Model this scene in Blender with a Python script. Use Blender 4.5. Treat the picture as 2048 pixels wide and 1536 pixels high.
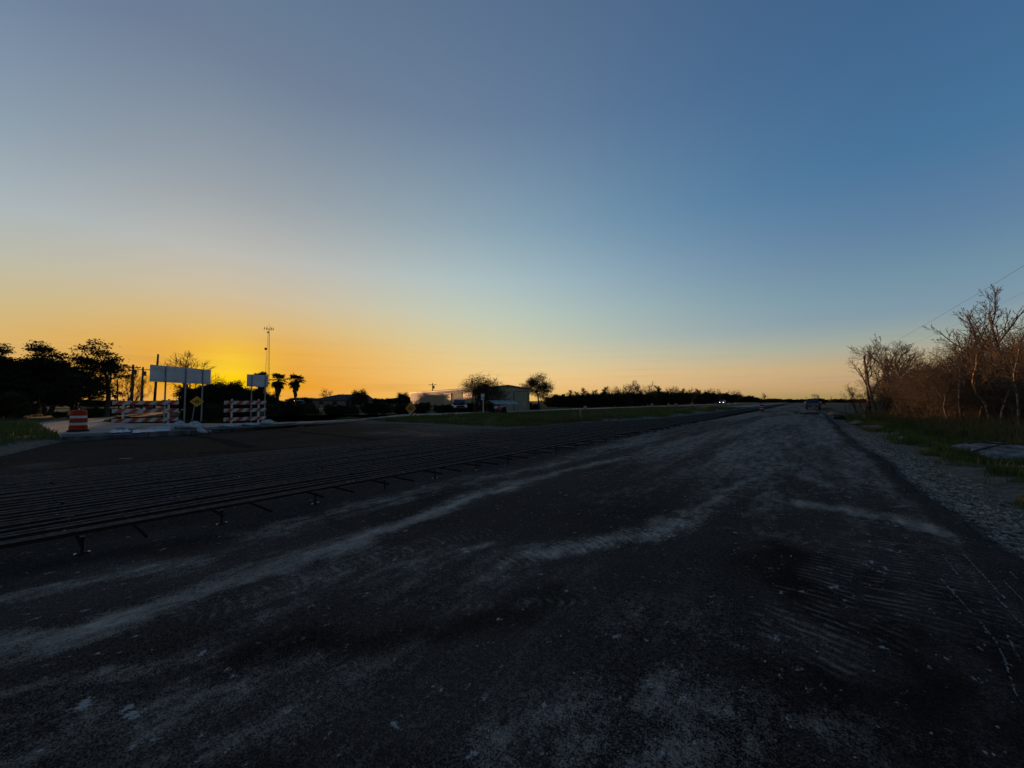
import bpy, math, random
import numpy as np
from mathutils import Vector, Matrix

sc = bpy.context.scene
for o in list(bpy.data.objects):
    bpy.data.objects.remove(o)
col = sc.collection
PI = math.pi

# ------------------------------------------------------------------ camera
F, H, HOR = 770.0, 1.45, 802.0            # focal length and horizon on the 2048 px wide photograph, eye height in metres
YAW = math.atan((1608 - 1024) / F)        # the new road runs along +Y; the camera looks 37 degrees left of it
PITCH = math.atan((HOR - 768) / F)
cam = bpy.data.cameras.new('camera'); camo = bpy.data.objects.new('camera', cam); col.objects.link(camo)
cam.sensor_width = 36; cam.lens = 36 * F / 2048; cam.clip_start = 0.05; cam.clip_end = 20000
camo.location = (0, 0, H); camo.rotation_euler = (PI / 2 + PITCH, 0, YAW)
sc.camera = camo
CT, ST_ = math.cos(YAW), math.sin(YAW)

def W(px, d):
    """ground position seen in picture column px at distance d along the view axis"""
    lat = (px - 1024) / F * d
    return lat * CT - d * ST_, lat * ST_ + d * CT
def G(px, py, z=0.0):
    return W(px, F * (H - z) / (py - HOR))
def ZP(py, d):
    return H + (HOR - py) / F * d

# ------------------------------------------------------------------ sky and sun
SUN_EL = math.radians(1.1)
sx, sy = W(452, 100.0)
SUN_AZ = math.atan2(sx, sy)
world = bpy.data.worlds.new('World'); sc.world = world; world.use_nodes = True
nt = world.node_tree; N = nt.nodes; L = nt.links
bg = N['Background']; bg.inputs[1].default_value = 0.12
sky = N.new('ShaderNodeTexSky'); sky.sky_type = 'NISHITA'; sky.sun_disc = False
sky.sun_elevation = math.radians(3.0); sky.sun_rotation = SUN_AZ
sky.air_density = 1.0; sky.dust_density = 0.5; sky.ozone_density = 1.0
def vm(op, a=None, b=None, va=None, vb=None):
    n = N.new('ShaderNodeVectorMath'); n.operation = op
    if a is not None: L.new(a, n.inputs[0])
    if b is not None: L.new(b, n.inputs[1])
    if va is not None: n.inputs[0].default_value = va
    if vb is not None: n.inputs[1].default_value = vb
    return n
one = vm('ADD', sky.outputs[0], vb=(1, 1, 1))
comp = vm('DIVIDE', sky.outputs[0], one.outputs[0])           # soft shoulder of the bright end of the sky
tc = N.new('ShaderNodeTexCoord')
nrm = vm('NORMALIZE', tc.outputs['Generated'])
sep = N.new('ShaderNodeSeparateXYZ'); L.new(nrm.outputs[0], sep.inputs[0])
flat = vm('MULTIPLY', nrm.outputs[0], vb=(1, 1, 0)); flatn = vm('NORMALIZE', flat.outputs[0])
dot = vm('DOT_PRODUCT', flatn.outputs[0], vb=(math.sin(SUN_AZ), math.cos(SUN_AZ), 0))
mx = N.new('ShaderNodeMath'); mx.operation = 'MAXIMUM'; mx.inputs[1].default_value = 0; L.new(dot.outputs['Value'], mx.inputs[0])
pw = N.new('ShaderNodeMath'); pw.operation = 'POWER'; pw.inputs[1].default_value = 2; L.new(mx.outputs[0], pw.inputs[0])
def ramp(stops):
    r = N.new('ShaderNodeValToRGB'); L.new(sep.outputs['Z'], r.inputs[0])
    e = r.color_ramp.elements
    while len(e) < len(stops): e.new(0.5)
    for k, (p, c) in enumerate(stops): e[k].position = p; e[k].color = (*c, 1)
    return r
SP = (0, .03, .065, .11, .16, .22, .3, .42, .6, 1.0)
r_sun = ramp(list(zip(SP, ((1.000, .850, .502), (1.000, .810, .370), (1.000, .865, .420), (1.000, .905, .440), (.923, .971, .571), (.829, 1.000, .762), (.721, .962, .888), (.536, .744, .759), (.349, .471, .591), (.18, .27, .46)))))
r_away = ramp(list(zip(SP, ((.481, .491, .983), (.693, .519, .609), (.753, .573, .459), (.539, .593, .610), (.365, .505, .684), (.310, .480, .660), (.250, .405, .645), (.165, .365, .640), (.160, .325, .590), (.18, .27, .46)))))
mixc = N.new('ShaderNodeMix'); mixc.data_type = 'RGBA'
L.new(pw.outputs[0], mixc.inputs['Factor']); L.new(r_away.outputs[0], mixc.inputs[6]); L.new(r_sun.outputs[0], mixc.inputs[7])
gx_, gy_ = W(460, 1.0); gz_ = (HOR - 762) / F; gl_ = math.sqrt(gx_ * gx_ + gy_ * gy_ + gz_ * gz_)
dot3 = vm('DOT_PRODUCT', nrm.outputs[0], vb=(gx_ / gl_, gy_ / gl_, gz_ / gl_))
def lobe(width, colr):                                        # glow round the sun's place behind the trees
    a1 = N.new('ShaderNodeMath'); a1.operation = 'SUBTRACT'; L.new(dot3.outputs['Value'], a1.inputs[0]); a1.inputs[1].default_value = 1
    a2 = N.new('ShaderNodeMath'); a2.operation = 'DIVIDE'; L.new(a1.outputs[0], a2.inputs[0]); a2.inputs[1].default_value = width
    a3 = N.new('ShaderNodeMath'); a3.operation = 'EXPONENT'; L.new(a2.outputs[0], a3.inputs[0])
    v = vm('SCALE', va=colr); L.new(a3.outputs[0], v.inputs['Scale']); return v
g1 = vm('ADD', mixc.outputs[2], lobe(.1, (-.147, -.465, -.368)).outputs[0]); g2 = vm('ADD', g1.outputs[0], lobe(.0024, (.20, .30, -.02)).outputs[0])
# thin streaks of haze low over the horizon
hmap = N.new('ShaderNodeMapping'); hmap.inputs['Scale'].default_value = (2.2, 2.2, 85); L.new(nrm.outputs[0], hmap.inputs[0])
hno = N.new('ShaderNodeTexNoise'); hno.inputs['Scale'].default_value = 1.3; hno.inputs['Detail'].default_value = 3; L.new(hmap.outputs[0], hno.inputs[0])
hmr = N.new('ShaderNodeMapRange'); L.new(hno.outputs[0], hmr.inputs[0]); hmr.inputs[1].default_value = .52; hmr.inputs[2].default_value = .75; hmr.inputs[3].default_value = 0; hmr.inputs[4].default_value = .10
hel = N.new('ShaderNodeMapRange'); L.new(sep.outputs['Z'], hel.inputs[0]); hel.inputs[1].default_value = .04; hel.inputs[2].default_value = .16; hel.inputs[3].default_value = 1; hel.inputs[4].default_value = 0
hm = N.new('ShaderNodeMath'); hm.operation = 'MULTIPLY'; L.new(hmr.outputs[0], hm.inputs[0]); L.new(hel.outputs[0], hm.inputs[1])
hs = N.new('ShaderNodeMath'); hs.operation = 'SUBTRACT'; hs.inputs[0].default_value = 1; L.new(hm.outputs[0], hs.inputs[1])
g3 = vm('SCALE', g2.outputs[0]); L.new(hs.outputs[0], g3.inputs['Scale'])
# lens falloff put into the sky colour: darker left of the sun
ldot = vm('DOT_PRODUCT', flatn.outputs[0], vb=(-math.cos(SUN_AZ), math.sin(SUN_AZ), 0))
lcl = N.new('ShaderNodeMapRange'); lcl.interpolation_type = 'SMOOTHSTEP'; L.new(ldot.outputs['Value'], lcl.inputs[0]); lcl.inputs[1].default_value = 0; lcl.inputs[2].default_value = .34; lcl.inputs[3].default_value = 0; lcl.inputs[4].default_value = 1
lv = vm('SCALE', va=(-.16, -.12, -.03)); L.new(lcl.outputs[0], lv.inputs['Scale']); lv1 = vm('ADD', lv.outputs[0], vb=(1, 1, 1))
bm1 = N.new('ShaderNodeMath'); bm1.operation = 'SUBTRACT'; bm1.inputs[0].default_value = 1; L.new(pw.outputs[0], bm1.inputs[1])
bm2 = N.new('ShaderNodeMath'); bm2.operation = 'MULTIPLY'; L.new(pw.outputs[0], bm2.inputs[0]); L.new(bm1.outputs[0], bm2.inputs[1])
mv = vm('SCALE', va=(.66, .20, .16)); L.new(bm2.outputs[0], mv.inputs['Scale']); mv1 = vm('ADD', mv.outputs[0], lv1.outputs[0])   # paler sky at middling angles from the sun
g4 = vm('MULTIPLY', g3.outputs[0], mv1.outputs[0])
gain = vm('MAXIMUM', g4.outputs[0], vb=(.01, .01, .003))
fin = vm('MULTIPLY', comp.outputs[0], gain.outputs[0])
L.new(fin.outputs[0], bg.inputs[0])

sun = bpy.data.lights.new('sun', 'SUN'); sun.energy = 0.62; sun.angle = math.radians(0.6); sun.color = (1.0, 0.52, 0.24)
suno = bpy.data.objects.new('sun', sun); col.objects.link(suno)
SD = Vector((math.sin(SUN_AZ) * math.cos(SUN_EL), math.cos(SUN_AZ) * math.cos(SUN_EL), math.sin(SUN_EL)))
suno.rotation_euler = SD.to_track_quat('Z', 'Y').to_euler(); suno.location = (-60, 20, 30)

vs = sc.view_settings
vs.view_transform = 'Standard'; vs.look = 'None'; vs.gamma = 1; vs.use_curve_mapping = False; vs.exposure = 3.06
sc.render.engine = 'CYCLES'
cy = sc.cycles
cy.use_denoising = True; cy.max_bounces = 5; cy.diffuse_bounces = 2; cy.glossy_bounces = 2; cy.transparent_max_bounces = 4
cy.sample_clamp_indirect = 2.0

# ------------------------------------------------------------------ materials
MATS = {}
def mat(name, c1, c2=None, scale=5.0, rough=0.85, spec=0.06, metal=0.0, bump=0.0, stretch=(1, 1, 1), detail=4, lo=0.35, hi=0.65, bscale=None, emit=None):
    m = bpy.data.materials.new(name); m.use_nodes = True; MATS[name] = m
    n = m.node_tree.nodes; l = m.node_tree.links; b = n['Principled BSDF']
    b.inputs['Roughness'].default_value = rough; b.inputs['Specular IOR Level'].default_value = spec; b.inputs['Metallic'].default_value = metal
    t = n.new('ShaderNodeTexCoord'); mp = n.new('ShaderNodeMapping'); mp.inputs['Scale'].default_value = stretch
    l.new(t.outputs['Object'], mp.inputs[0])
    if c2 is None: c2 = tuple(v * 0.75 for v in c1)
    ns = n.new('ShaderNodeTexNoise'); ns.inputs['Scale'].default_value = scale; ns.inputs['Detail'].default_value = detail
    l.new(mp.outputs[0], ns.inputs[0])
    r = n.new('ShaderNodeValToRGB'); l.new(ns.outputs[0], r.inputs[0])
    r.color_ramp.elements[0].position = lo; r.color_ramp.elements[1].position = hi
    r.color_ramp.elements[0].color = (*c2, 1); r.color_ramp.elements[1].color = (*c1, 1)
    l.new(r.outputs[0], b.inputs['Base Color'])
    if bump:
        bp = n.new('ShaderNodeBump'); bp.inputs['Strength'].default_value = 1; bp.inputs['Distance'].default_value = bump
        nb = n.new('ShaderNodeTexNoise'); nb.inputs['Scale'].default_value = bscale or scale * 3; nb.inputs['Detail'].default_value = 3
        l.new(mp.outputs[0], nb.inputs[0]); l.new(nb.outputs[0], bp.inputs['Height']); l.new(bp.outputs[0], b.inputs['Normal'])
    if emit:
        b.inputs['Emission Color'].default_value = (*emit[0], 1); b.inputs['Emission Strength'].default_value = emit[1]
    return m

mat('bark_dark', (.07, .055, .042), (.03, .024, .018), 9, bump=.02)
mat('bark_pale', (.36, .28, .20), (.10, .07, .05), 7, bump=.02, stretch=(1, 1, .5), lo=.38, hi=.6)
mat('bark_grey', (.17, .13, .10), (.07, .052, .04), 8, bump=.02)
mat('twig_red', (.125, .095, .064), (.056, .043, .030), 2.5)
mat('twig_brown', (.11, .072, .048), (.055, .036, .026), 3)
mat('leaf_dark', (.024, .028, .012), (.010, .013, .006), 3)
mat('leaf_olive', (.045, .045, .018), (.020, .022, .010), 3)
mat('needle', (.020, .026, .012), (.010, .013, .007), 3)
mat('palm_green', (.05, .062, .024), (.03, .036, .015), 4)
mat('palm_dead', (.12, .085, .05), (.06, .042, .028), 5)
mat('grass_green', (.125, .130, .030), (.040, .052, .014), .9, lo=.3, hi=.7)
mat('grass_dry', (.17, .115, .055), (.075, .06, .024), .8, lo=.3, hi=.7)
mat('rebar', (.145, .118, .104), (.075, .061, .053), 14, rough=.8, spec=.12)
mat('rebar_dark', (.013, .011, .010), (.007, .006, .0055), 14, rough=.85, spec=.05)
mat('black_plastic', (.012, .012, .013), (.008, .008, .008), 6, rough=.5)
mat('pad_white', (.7, .7, .68), (.5, .5, .5), 20, rough=.5)
mat('concrete', (.36, .275, .205), (.22, .17, .13), 1.4, bump=.004, bscale=40, detail=8)
mat('concrete_new', (.17, .16, .145), (.12, .115, .105), .7, bump=.003, bscale=30)
mat('concrete_rubble', (.27, .235, .195), (.075, .065, .055), 4, bump=.06, bscale=9, detail=8)
mat('sandbag', (.40, .41, .42), (.22, .23, .25), 6, bump=.02, bscale=14)
mat('sandbag_green', (.34, .44, .42), (.22, .29, .28), 6, bump=.02, bscale=14)
mat('kerb_grey', (.10, .102, .105), (.035, .036, .038), 2.6, bump=.03, bscale=9, detail=8)
mat('sheeting', (.36, .42, .48), (.20, .24, .29), 3, rough=.45, bump=.02, bscale=6)
mat('drum_orange', (.30, .030, .010), (.20, .020, .007), 4, rough=.5)
mat('band_white', (.46, .44, .43), (.32, .31, .30), 5, rough=.5)
mat('rubber', (.014, .014, .014), (.009, .009, .009), 6, rough=.8)
mat('white_paint', (.50, .48, .44), (.34, .32, .29), 8, rough=.6)
mat('galv', (.22, .225, .23), (.15, .155, .16), 7, rough=.5, metal=.4)
mat('sign_back', (.46, .465, .47), (.37, .375, .385), 1.2, rough=.6, metal=.0)
mat('sign_orange', (.50, .22, .04), (.38, .16, .03), 5, rough=.55)
mat('sign_yellow', (.55, .29, .035), (.42, .21, .028), 5, rough=.55)
mat('legend_black', (.02, .018, .015), (.03, .02, .015), 5)
mat('pole_wood', (.10, .07, .05), (.05, .035, .028), 6, stretch=(4, 4, .4))
mat('metal_wall', (.30, .25, .165), (.24, .20, .13), .8, rough=.5)
mat('metal_trim', (.11, .095, .07), (.07, .06, .05), 3, rough=.5)
mat('metal_door', (.265, .22, .145), (.215, .18, .12), 1.0, rough=.5)
mat('roof_metal', (.26, .25, .21), (.19, .18, .155), 1.5, rough=.5)
mat('teal_roof', (.28, .38, .37), (.19, .28, .27), 2, rough=.5)
mat('house_wall', (.20, .17, .14), (.13, .11, .09), 1.5)
mat('shingle', (.05, .045, .042), (.03, .028, .026), 2)
mat('glass_dark', (.012, .014, .016), (.01, .012, .014), 2, rough=.2, spec=.4)
mat('car_black', (.016, .017, .020), (.012, .013, .015), 2, rough=.4, spec=.4)
mat('car_white', (.26, .26, .27), (.2, .2, .21), 2, rough=.42, spec=.5)
mat('car_grey', (.10, .10, .11), (.07, .07, .08), 2, rough=.42, spec=.5)
mat('chrome', (.55, .55, .56), (.45, .45, .46), 3, rough=.25, metal=.9)
mat('tail_red', (.28, .02, .015), (.2, .015, .01), 4, rough=.2)
mat('lamp_on', (.9, .9, .9), (.9, .9, .9), 2, emit=((1, .97, .9), .6))
mat('steel_dark', (.10, .095, .09), (.06, .055, .05), 4, rough=.6, metal=.5)
mat('tower_steel', (.40, .28, .19), (.30, .21, .14), 1, rough=.6)  # tan tint puts the sunset glow around the mast into its colour
mat('dirt_mound', (.24, .17, .115), (.11, .08, .058), 4, bump=.04, bscale=10, detail=8)
mat('stone', (.36, .285, .215), (.06, .05, .04), 9, bump=.006, detail=5)
mat('chip', (.30, .295, .285), (.14, .138, .135), 20)
mat('wood_stake', (.42, .26, .16), (.28, .17, .10), 6, stretch=(5, 5, .6))
mat('stake_pink', (.60, .14, .07), (.45, .10, .05), 8)
mat('plank', (.06, .05, .042), (.03, .026, .022), 5, stretch=(.6, 5, 5))
mat('red_paint', (.38, .045, .04), (.25, .03, .03), 6, rough=.5)
mat('cloth_black', (.010, .010, .011), (.007, .007, .008), 6)
mat('wire', (.03, .03, .032), (.025, .025, .025), 2, rough=.6)
mat('far_woods', (.055, .042, .03), (.03, .024, .018), .3)

def stripe_mat(name, period, ca, cb):
    m = bpy.data.materials.new(name); m.use_nodes = True; MATS[name] = m
    n = m.node_tree.nodes; l = m.node_tree.links; b = n['Principled BSDF']; b.inputs['Roughness'].default_value = .5
    t = n.new('ShaderNodeTexCoord'); s = n.new('ShaderNodeSeparateXYZ'); l.new(t.outputs['Object'], s.inputs[0])
    a = n.new('ShaderNodeMath'); a.operation = 'SUBTRACT'; l.new(s.outputs['X'], a.inputs[0]); l.new(s.outputs['Z'], a.inputs[1])
    q = n.new('ShaderNodeMath'); q.operation = 'DIVIDE'; q.inputs[1].default_value = period; l.new(a.outputs[0], q.inputs[0])
    f = n.new('ShaderNodeMath'); f.operation = 'FRACT'; l.new(q.outputs[0], f.inputs[0])
    g = n.new('ShaderNodeMath'); g.operation = 'GREATER_THAN'; g.inputs[1].default_value = .5; l.new(f.outputs[0], g.inputs[0])
    ns = n.new('ShaderNodeTexNoise'); ns.inputs['Scale'].default_value = 5; ns.inputs['Detail'].default_value = 6
    l.new(t.outputs['Object'], ns.inputs[0])
    mxx = n.new('ShaderNodeMix'); mxx.data_type = 'RGBA'; l.new(g.outputs[0], mxx.inputs['Factor'])
    mxx.inputs[6].default_value = (*ca, 1); mxx.inputs[7].default_value = (*cb, 1)
    r = n.new('ShaderNodeMapRange'); l.new(ns.outputs[0], r.inputs[0]); r.inputs[1].default_value = .3; r.inputs[2].default_value = .7; r.inputs[3].default_value = .7; r.inputs[4].default_value = 1
    v = n.new('ShaderNodeVectorMath'); v.operation = 'SCALE'; l.new(mxx.outputs[2], v.inputs[0]); l.new(r.outputs[0], v.inputs['Scale'])
    l.new(v.outputs[0], b.inputs['Base Color'])
stripe_mat('stripes', .52, (.38, .36, .33), (.34, .026, .016))

# ------------------------------------------------------------------ mesh helpers
def mesh_np(name, V, Fc, smooth=False):
    """mesh from numpy vertices and a list of face arrays (each of constant width)"""
    me = bpy.data.meshes.new(name)
    V = np.asarray(V, dtype=np.float32)
    if not isinstance(Fc, (list, tuple)): Fc = [Fc]
    Fc = [np.asarray(f, dtype=np.int32) for f in Fc if len(f)]
    nl = sum(f.size for f in Fc); npoly = sum(len(f) for f in Fc)
    me.vertices.add(len(V)); me.vertices.foreach_set('co', V.ravel())
    me.loops.add(nl); me.polygons.add(npoly)
    me.loops.foreach_set('vertex_index', np.concatenate([f.ravel() for f in Fc]))
    tot = np.concatenate([np.full(len(f), f.shape[1], np.int32) for f in Fc])
    st = np.zeros(npoly, np.int32); st[1:] = np.cumsum(tot)[:-1]
    me.polygons.foreach_set('loop_start', st)
    if smooth: me.polygons.foreach_set('use_smooth', np.ones(npoly, bool))
    me.update(calc_edges=True); me.validate()
    return me

class MB:
    def __init__(s): s.v = []; s.f = []
    def add(s, vs_, fs):
        b = len(s.v); s.v += [tuple(map(float, p)) for p in vs_]; s.f += [tuple(b + i for i in f) for f in fs]; return s
    def box(s, x0, x1, y0, y1, z0, z1, bev=0.0):
        if bev <= 0:
            s.add([(x0, y0, z0), (x1, y0, z0), (x1, y1, z0), (x0, y1, z0), (x0, y0, z1), (x1, y0, z1), (x1, y1, z1), (x0, y1, z1)],
                  [(0, 3, 2, 1), (4, 5, 6, 7), (0, 1, 5, 4), (1, 2, 6, 5), (2, 3, 7, 6), (3, 0, 4, 7)])
        else:
            b = min(bev, (x1 - x0) * .45, (y1 - y0) * .45, (z1 - z0) * .45)
            s.loft([[(x0 + b, y0 + b, z0), (x1 - b, y0 + b, z0), (x1 - b, y1 - b, z0), (x0 + b, y1 - b, z0)],
                    [(x0, y0, z0 + b), (x1, y0, z0 + b), (x1, y1, z0 + b), (x0, y1, z0 + b)],
                    [(x0, y0, z1 - b), (x1, y0, z1 - b), (x1, y1, z1 - b), (x0, y1, z1 - b)],
                    [(x0 + b, y0 + b, z1), (x1 - b, y0 + b, z1), (x1 - b, y1 - b, z1), (x0 + b, y1 - b, z1)]])
        return s
    def loft(s, rings, cap=True, closed=True):
        n = len(rings[0]); vs_ = [p for r in rings for p in r]; fs = []
        for k in range(len(rings) - 1):
            for i in range(n if closed else n - 1):
                j = (i + 1) % n; fs.append((k * n + i, k * n + j, (k + 1) * n + j, (k + 1) * n + i))
        if cap:
            fs.append(tuple(range(n - 1, -1, -1))); fs.append(tuple((len(rings) - 1) * n + i for i in range(n)))
        return s.add(vs_, fs)
    def tube(s, pts, r, n=6, cap=True):
        pts = [Vector(p) for p in pts]; rings = []
        rr = r if isinstance(r, (list, tuple)) else [r] * len(pts)
        for k, p in enumerate(pts):
            d = (pts[min(k + 1, len(pts) - 1)] - pts[max(k - 1, 0)])
            d = d.normalized() if d.length > 1e-9 else Vector((0, 0, 1))
            a = Vector((0, 0, 1)) if abs(d.z) < .9 else Vector((1, 0, 0))
            u = d.cross(a).normalized(); w = d.cross(u)
            rings.append([p + (u * math.cos(2 * PI * i / n) + w * math.sin(2 * PI * i / n)) * rr[k] for i in range(n)])
        return s.loft(rings, cap)
    def lathe(s, prof, n=20, c=(0, 0)):
        return s.loft([[(c[0] + r * math.cos(2 * PI * i / n), c[1] + r * math.sin(2 * PI * i / n), z) for i in range(n)] for r, z in prof])
    def mesh(s, name, smooth=False):
        me = bpy.data.meshes.new(name); me.from_pydata(s.v, [], s.f); me.update()
        if smooth:
            for p in me.polygons: p.use_smooth = True
        return me
    def build(s, name, m, parent=None, loc=None, smooth=False):
        return ob(name, s.mesh(name, smooth), m, parent, loc)

def ob(name, me, m=None, parent=None, loc=None, rz=0.0, scale=None):
    o = bpy.data.objects.new(name, me); col.objects.link(o)
    if m and not me.materials: me.materials.append(MATS[m])
    if parent: o.parent = parent
    if loc: o.location = loc
    if rz: o.rotation_euler = (0, 0, rz)
    if scale: o.scale = (scale,) * 3 if not isinstance(scale, (tuple, list)) else scale
    return o
def tag(o, label, cat, group=None, kind=None):
    o['label'] = label; o['category'] = cat
    if group: o['group'] = group
    if kind: o['kind'] = kind
    return o
def struct(o, label, cat): 
    o['kind'] = 'structure'; o['label'] = label; o['category'] = cat; return o
def thing(name, label, cat, loc=(0, 0, 0), rz=0.0, group=None):
    o = bpy.data.objects.new(name, None); o.empty_display_size = .3; col.objects.link(o)
    o.location = loc; o.rotation_euler = (0, 0, rz)
    return tag(o, label, cat, group)
def dup(src, loc, rz=0.0, scale=None, label=None, group=None):
    r = src.copy(); col.objects.link(r); r.location = loc; r.rotation_euler = (src.rotation_euler[0], src.rotation_euler[1], rz)
    if scale: r.scale = (scale,) * 3 if not isinstance(scale, (tuple, list)) else scale
    if label: r['label'] = label
    if group: r['group'] = group
    for ch in src.children:
        c = ch.copy(); col.objects.link(c); c.parent = r
        for g in ch.children:
            d = g.copy(); col.objects.link(d); d.parent = c
    return r

# value noise for the terrain and the dust masks
_rng = np.random.default_rng(7); _tab = _rng.random((256, 256))
def vnoise(x, y):
    xi = np.floor(x).astype(int); yi = np.floor(y).astype(int); fx = x - xi; fy = y - yi
    fx = fx * fx * (3 - 2 * fx); fy = fy * fy * (3 - 2 * fy)
    a = _tab[xi & 255, yi & 255]; b = _tab[(xi + 1) & 255, yi & 255]; c = _tab[xi & 255, (yi + 1) & 255]; d = _tab[(xi + 1) & 255, (yi + 1) & 255]
    return (a * (1 - fx) + b * fx) * (1 - fy) + (c * (1 - fx) + d * fx) * fy
def fbm(x, y, o=4):
    s = 0; a = .5
    for k in range(o): s = s + a * vnoise(x * 2 ** k + 17 * k, y * 2 ** k + 5 * k); a *= .5
    return s
def sstep(a, b, x):
    t = np.clip((x - a) / (b - a), 0, 1); return t * t * (3 - 2 * t)

# ------------------------------------------------------------------ plan of the place
XR = 1.48                                                   # right edge of the black road
def xleft(y):                                               # left edge of the bar mat: wider by the side road, then one lane
    return np.interp(y, [21, 30, 45, 600], [-11.3, -9.0, -8.5, -8.5])
def xedge(y):
    y = np.asarray(y, float)
    return XR + .16 * (vnoise(y * .55, y * 0 + 3) - .5) + .12 * (vnoise(y * 2.7, y * 0 + 9) - .5) + np.interp(y, [14, 22, 40, 60], [0, -.12, .15, .4])
APRON = [(-12.0, -9), (-15.5, -9), (-16.95, 0)] + [G(*p) for p in ((130, 882), (300, 873), (450, 863), (600, 851), (735, 840), (790, 843), (880, 846), (950, 851), (1010, 853), (1100, 853), (1180, 849))]
APRON += [(-9.9, 27), (-9.4, 32), (-8.2, 32), (-8.2, 20), (-10.8, 18), (-10.8, -9)]
CZ = .12                                                    # top of the existing concrete
KERB = [G(*p) for p in ((128, 881), (300, 873), (450, 863), (600, 851), (735, 840))]
BACK = [G(80, 845, CZ), G(150, 838.5, CZ), G(236, 833.5, CZ), G(206, 843, CZ), G(262, 846.5, CZ), G(350, 846, CZ), G(450, 846.5, CZ), G(540, 845, CZ), G(640, 841.5, CZ), G(720, 837.5, CZ)]
CONC = KERB + [(-28.2, 24), (-28.6, 60), (-28.8, 700), (-32.4, 700), (-32.2, 60), (-31.8, 24)] + BACK[::-1] + [G(96, 856, CZ), G(120, 866, CZ)]
def inpoly(x, y, P):
    r = np.zeros(np.shape(x), bool); n = len(P)
    for i in range(n):
        x0, y0 = P[i]; x1, y1 = P[(i + 1) % n]
        c = ((y0 > y) != (y1 > y)) & (x < (x1 - x0) * (y - y0) / ((y1 - y0) if y1 != y0 else 1e-9) + x0); r ^= c
    return r
def dpoly(x, y, pts):
    d = np.full(np.shape(x), 1e9)
    for (x0, y0), (x1, y1) in zip(pts[:-1], pts[1:]):
        vx, vy = x1 - x0, y1 - y0; t = np.clip(((x - x0) * vx + (y - y0) * vy) / (vx * vx + vy * vy + 1e-12), 0, 1)
        d = np.minimum(d, np.hypot(x - x0 - t * vx, y - y0 - t * vy))
    return d
def hz(x, y):
    """height of the ground"""
    x = np.asarray(x, float); y = np.asarray(y, float)
    r = np.interp(x, [1.4, 1.7, 2.6, 3.3, 4.6, 6.0, 8.0, 12, 40], [-.09, -.075, -.12, -.10, -.40, -.50, -.22, -.05, 0])
    r = r + (fbm(x * .9, y * .9, 4) - .47) * .30 * sstep(2.2, 4.2, x) * (1 - .0 * x) + (fbm(x * 3, y * 3, 3) - .44) * .07 * sstep(1.6, 2.4, x)
    r = r + .20 * np.exp(-((x - 3.4) / .7) ** 2) * sstep(.45, .75, vnoise(y * .33, y * 0 + 2)) * sstep(9, 14, y)
    l = -.02 + (fbm(x * .35, y * .35, 4) - .47) * .30
    bank = np.exp(-((x - (xleft(y) - 2.6)) / 1.4) ** 2) * sstep(21, 27, y) * (1 - sstep(60, 90, y)) * (.16 + .5 * np.clip(vnoise(y * .16 + 3, x * .1) - .25, 0, 1))
    l = l + bank + .10 * np.exp(-((x + 20) / 5) ** 2) * sstep(18, 26, y)
    l = l + .35 * np.exp(-((x + 22.5) / 3.0) ** 2 - ((y + 1.6) / 2.1) ** 2)
    out = np.where(x > 0, r, l)
    far = sstep(120, 400, np.hypot(x, y)); out = out * (1 - far)
    road = (x > xleft(y) - .75) & (x < xedge(y) - .12) & (y > -60)
    road |= inpoly(x, y, APRON) | inpoly(x, y, CONC)
    road |= (x > -32.0) & (x < -28.8) & (y > 20)
    return np.where(road, -.22, out)
def zat(x, y): return float(hz(np.array([x]), np.array([y]))[0])

# ------------------------------------------------------------------ the ground
def spaced(fine, growth, far):
    a = [fine[-1]]; st = fine[-1] - fine[-2]
    while a[-1] < far: st *= growth; a.append(a[-1] + st)
    b = [fine[0]]; st = fine[1] - fine[0]
    while b[-1] > -far: st *= growth; b.append(b[-1] - st)
    return np.array(b[:0:-1] + list(fine) + a[1:])
gx = np.concatenate([np.arange(-40, -16, .3), np.arange(-16, -8, .2), np.arange(-8, 1.2, .8), np.arange(1.2, 5, .06), np.arange(5, 12, .25)])
gy = np.concatenate([np.arange(-6, 3, .3), np.arange(3, 22, .1), np.arange(22, 46, .2)])
gx = spaced(gx, 1.13, 6000); gy = spaced(gy, 1.1, 6000)
XX, YY = np.meshgrid(gx, gy, indexing='xy'); ny, nx = XX.shape
ZZ = hz(XX, YY)
def gridfaces(nx, ny):
    i = np.arange(ny - 1)[:, None] * nx + np.arange(nx - 1)[None, :]
    return np.stack([i, i + 1, i + 1 + nx, i + nx], -1).reshape(-1, 4)
gm = mesh_np('ground', np.stack([XX.ravel(), YY.ravel(), ZZ.ravel()], 1), gridfaces(nx, ny), True)
x, y = XX.ravel(), YY.ravel()
n1 = fbm(x * 1.1, y * 1.1); n2 = fbm(x * .5 + 40, y * .5)
gravel = (1 - sstep(1.85, 2.3, x + (n1 - .5) * .9)) * (x > 0)
dirt = (1 - sstep(2.6, 3.2, x + (n1 - .5) * 1.6 - np.interp(y, [8, 30, 60], [.1, -.2, -.5]))) * (x > 0)
sand = np.exp(-(dpoly(x, y, [(-15.6, -9), (-17.6, 0), G(120, 887), G(190, 880)]) / 1.1) ** 2) * (x < -10)
rim = np.exp(-(np.minimum(np.abs(x - (xleft(y) - 1.0)) + 1e3 * (y < 19), dpoly(x, y, [G(*p) for p in ((735, 840), (790, 843), (880, 846), (950, 851), (1010, 853), (1100, 853), (1180, 849))])) / (.35 + .9 * n2)) ** 2) * (x < -5)
dirt = np.clip(np.maximum(np.maximum(dirt, sand * 1.2), rim), 0, 1)
dryw = np.clip(sstep(5, 7.5, x) + .55 * sstep(.5, .62, n2) * (x < 0) + sstep(60, 200, np.hypot(x, y)) * .7, 0, 1)
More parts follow.
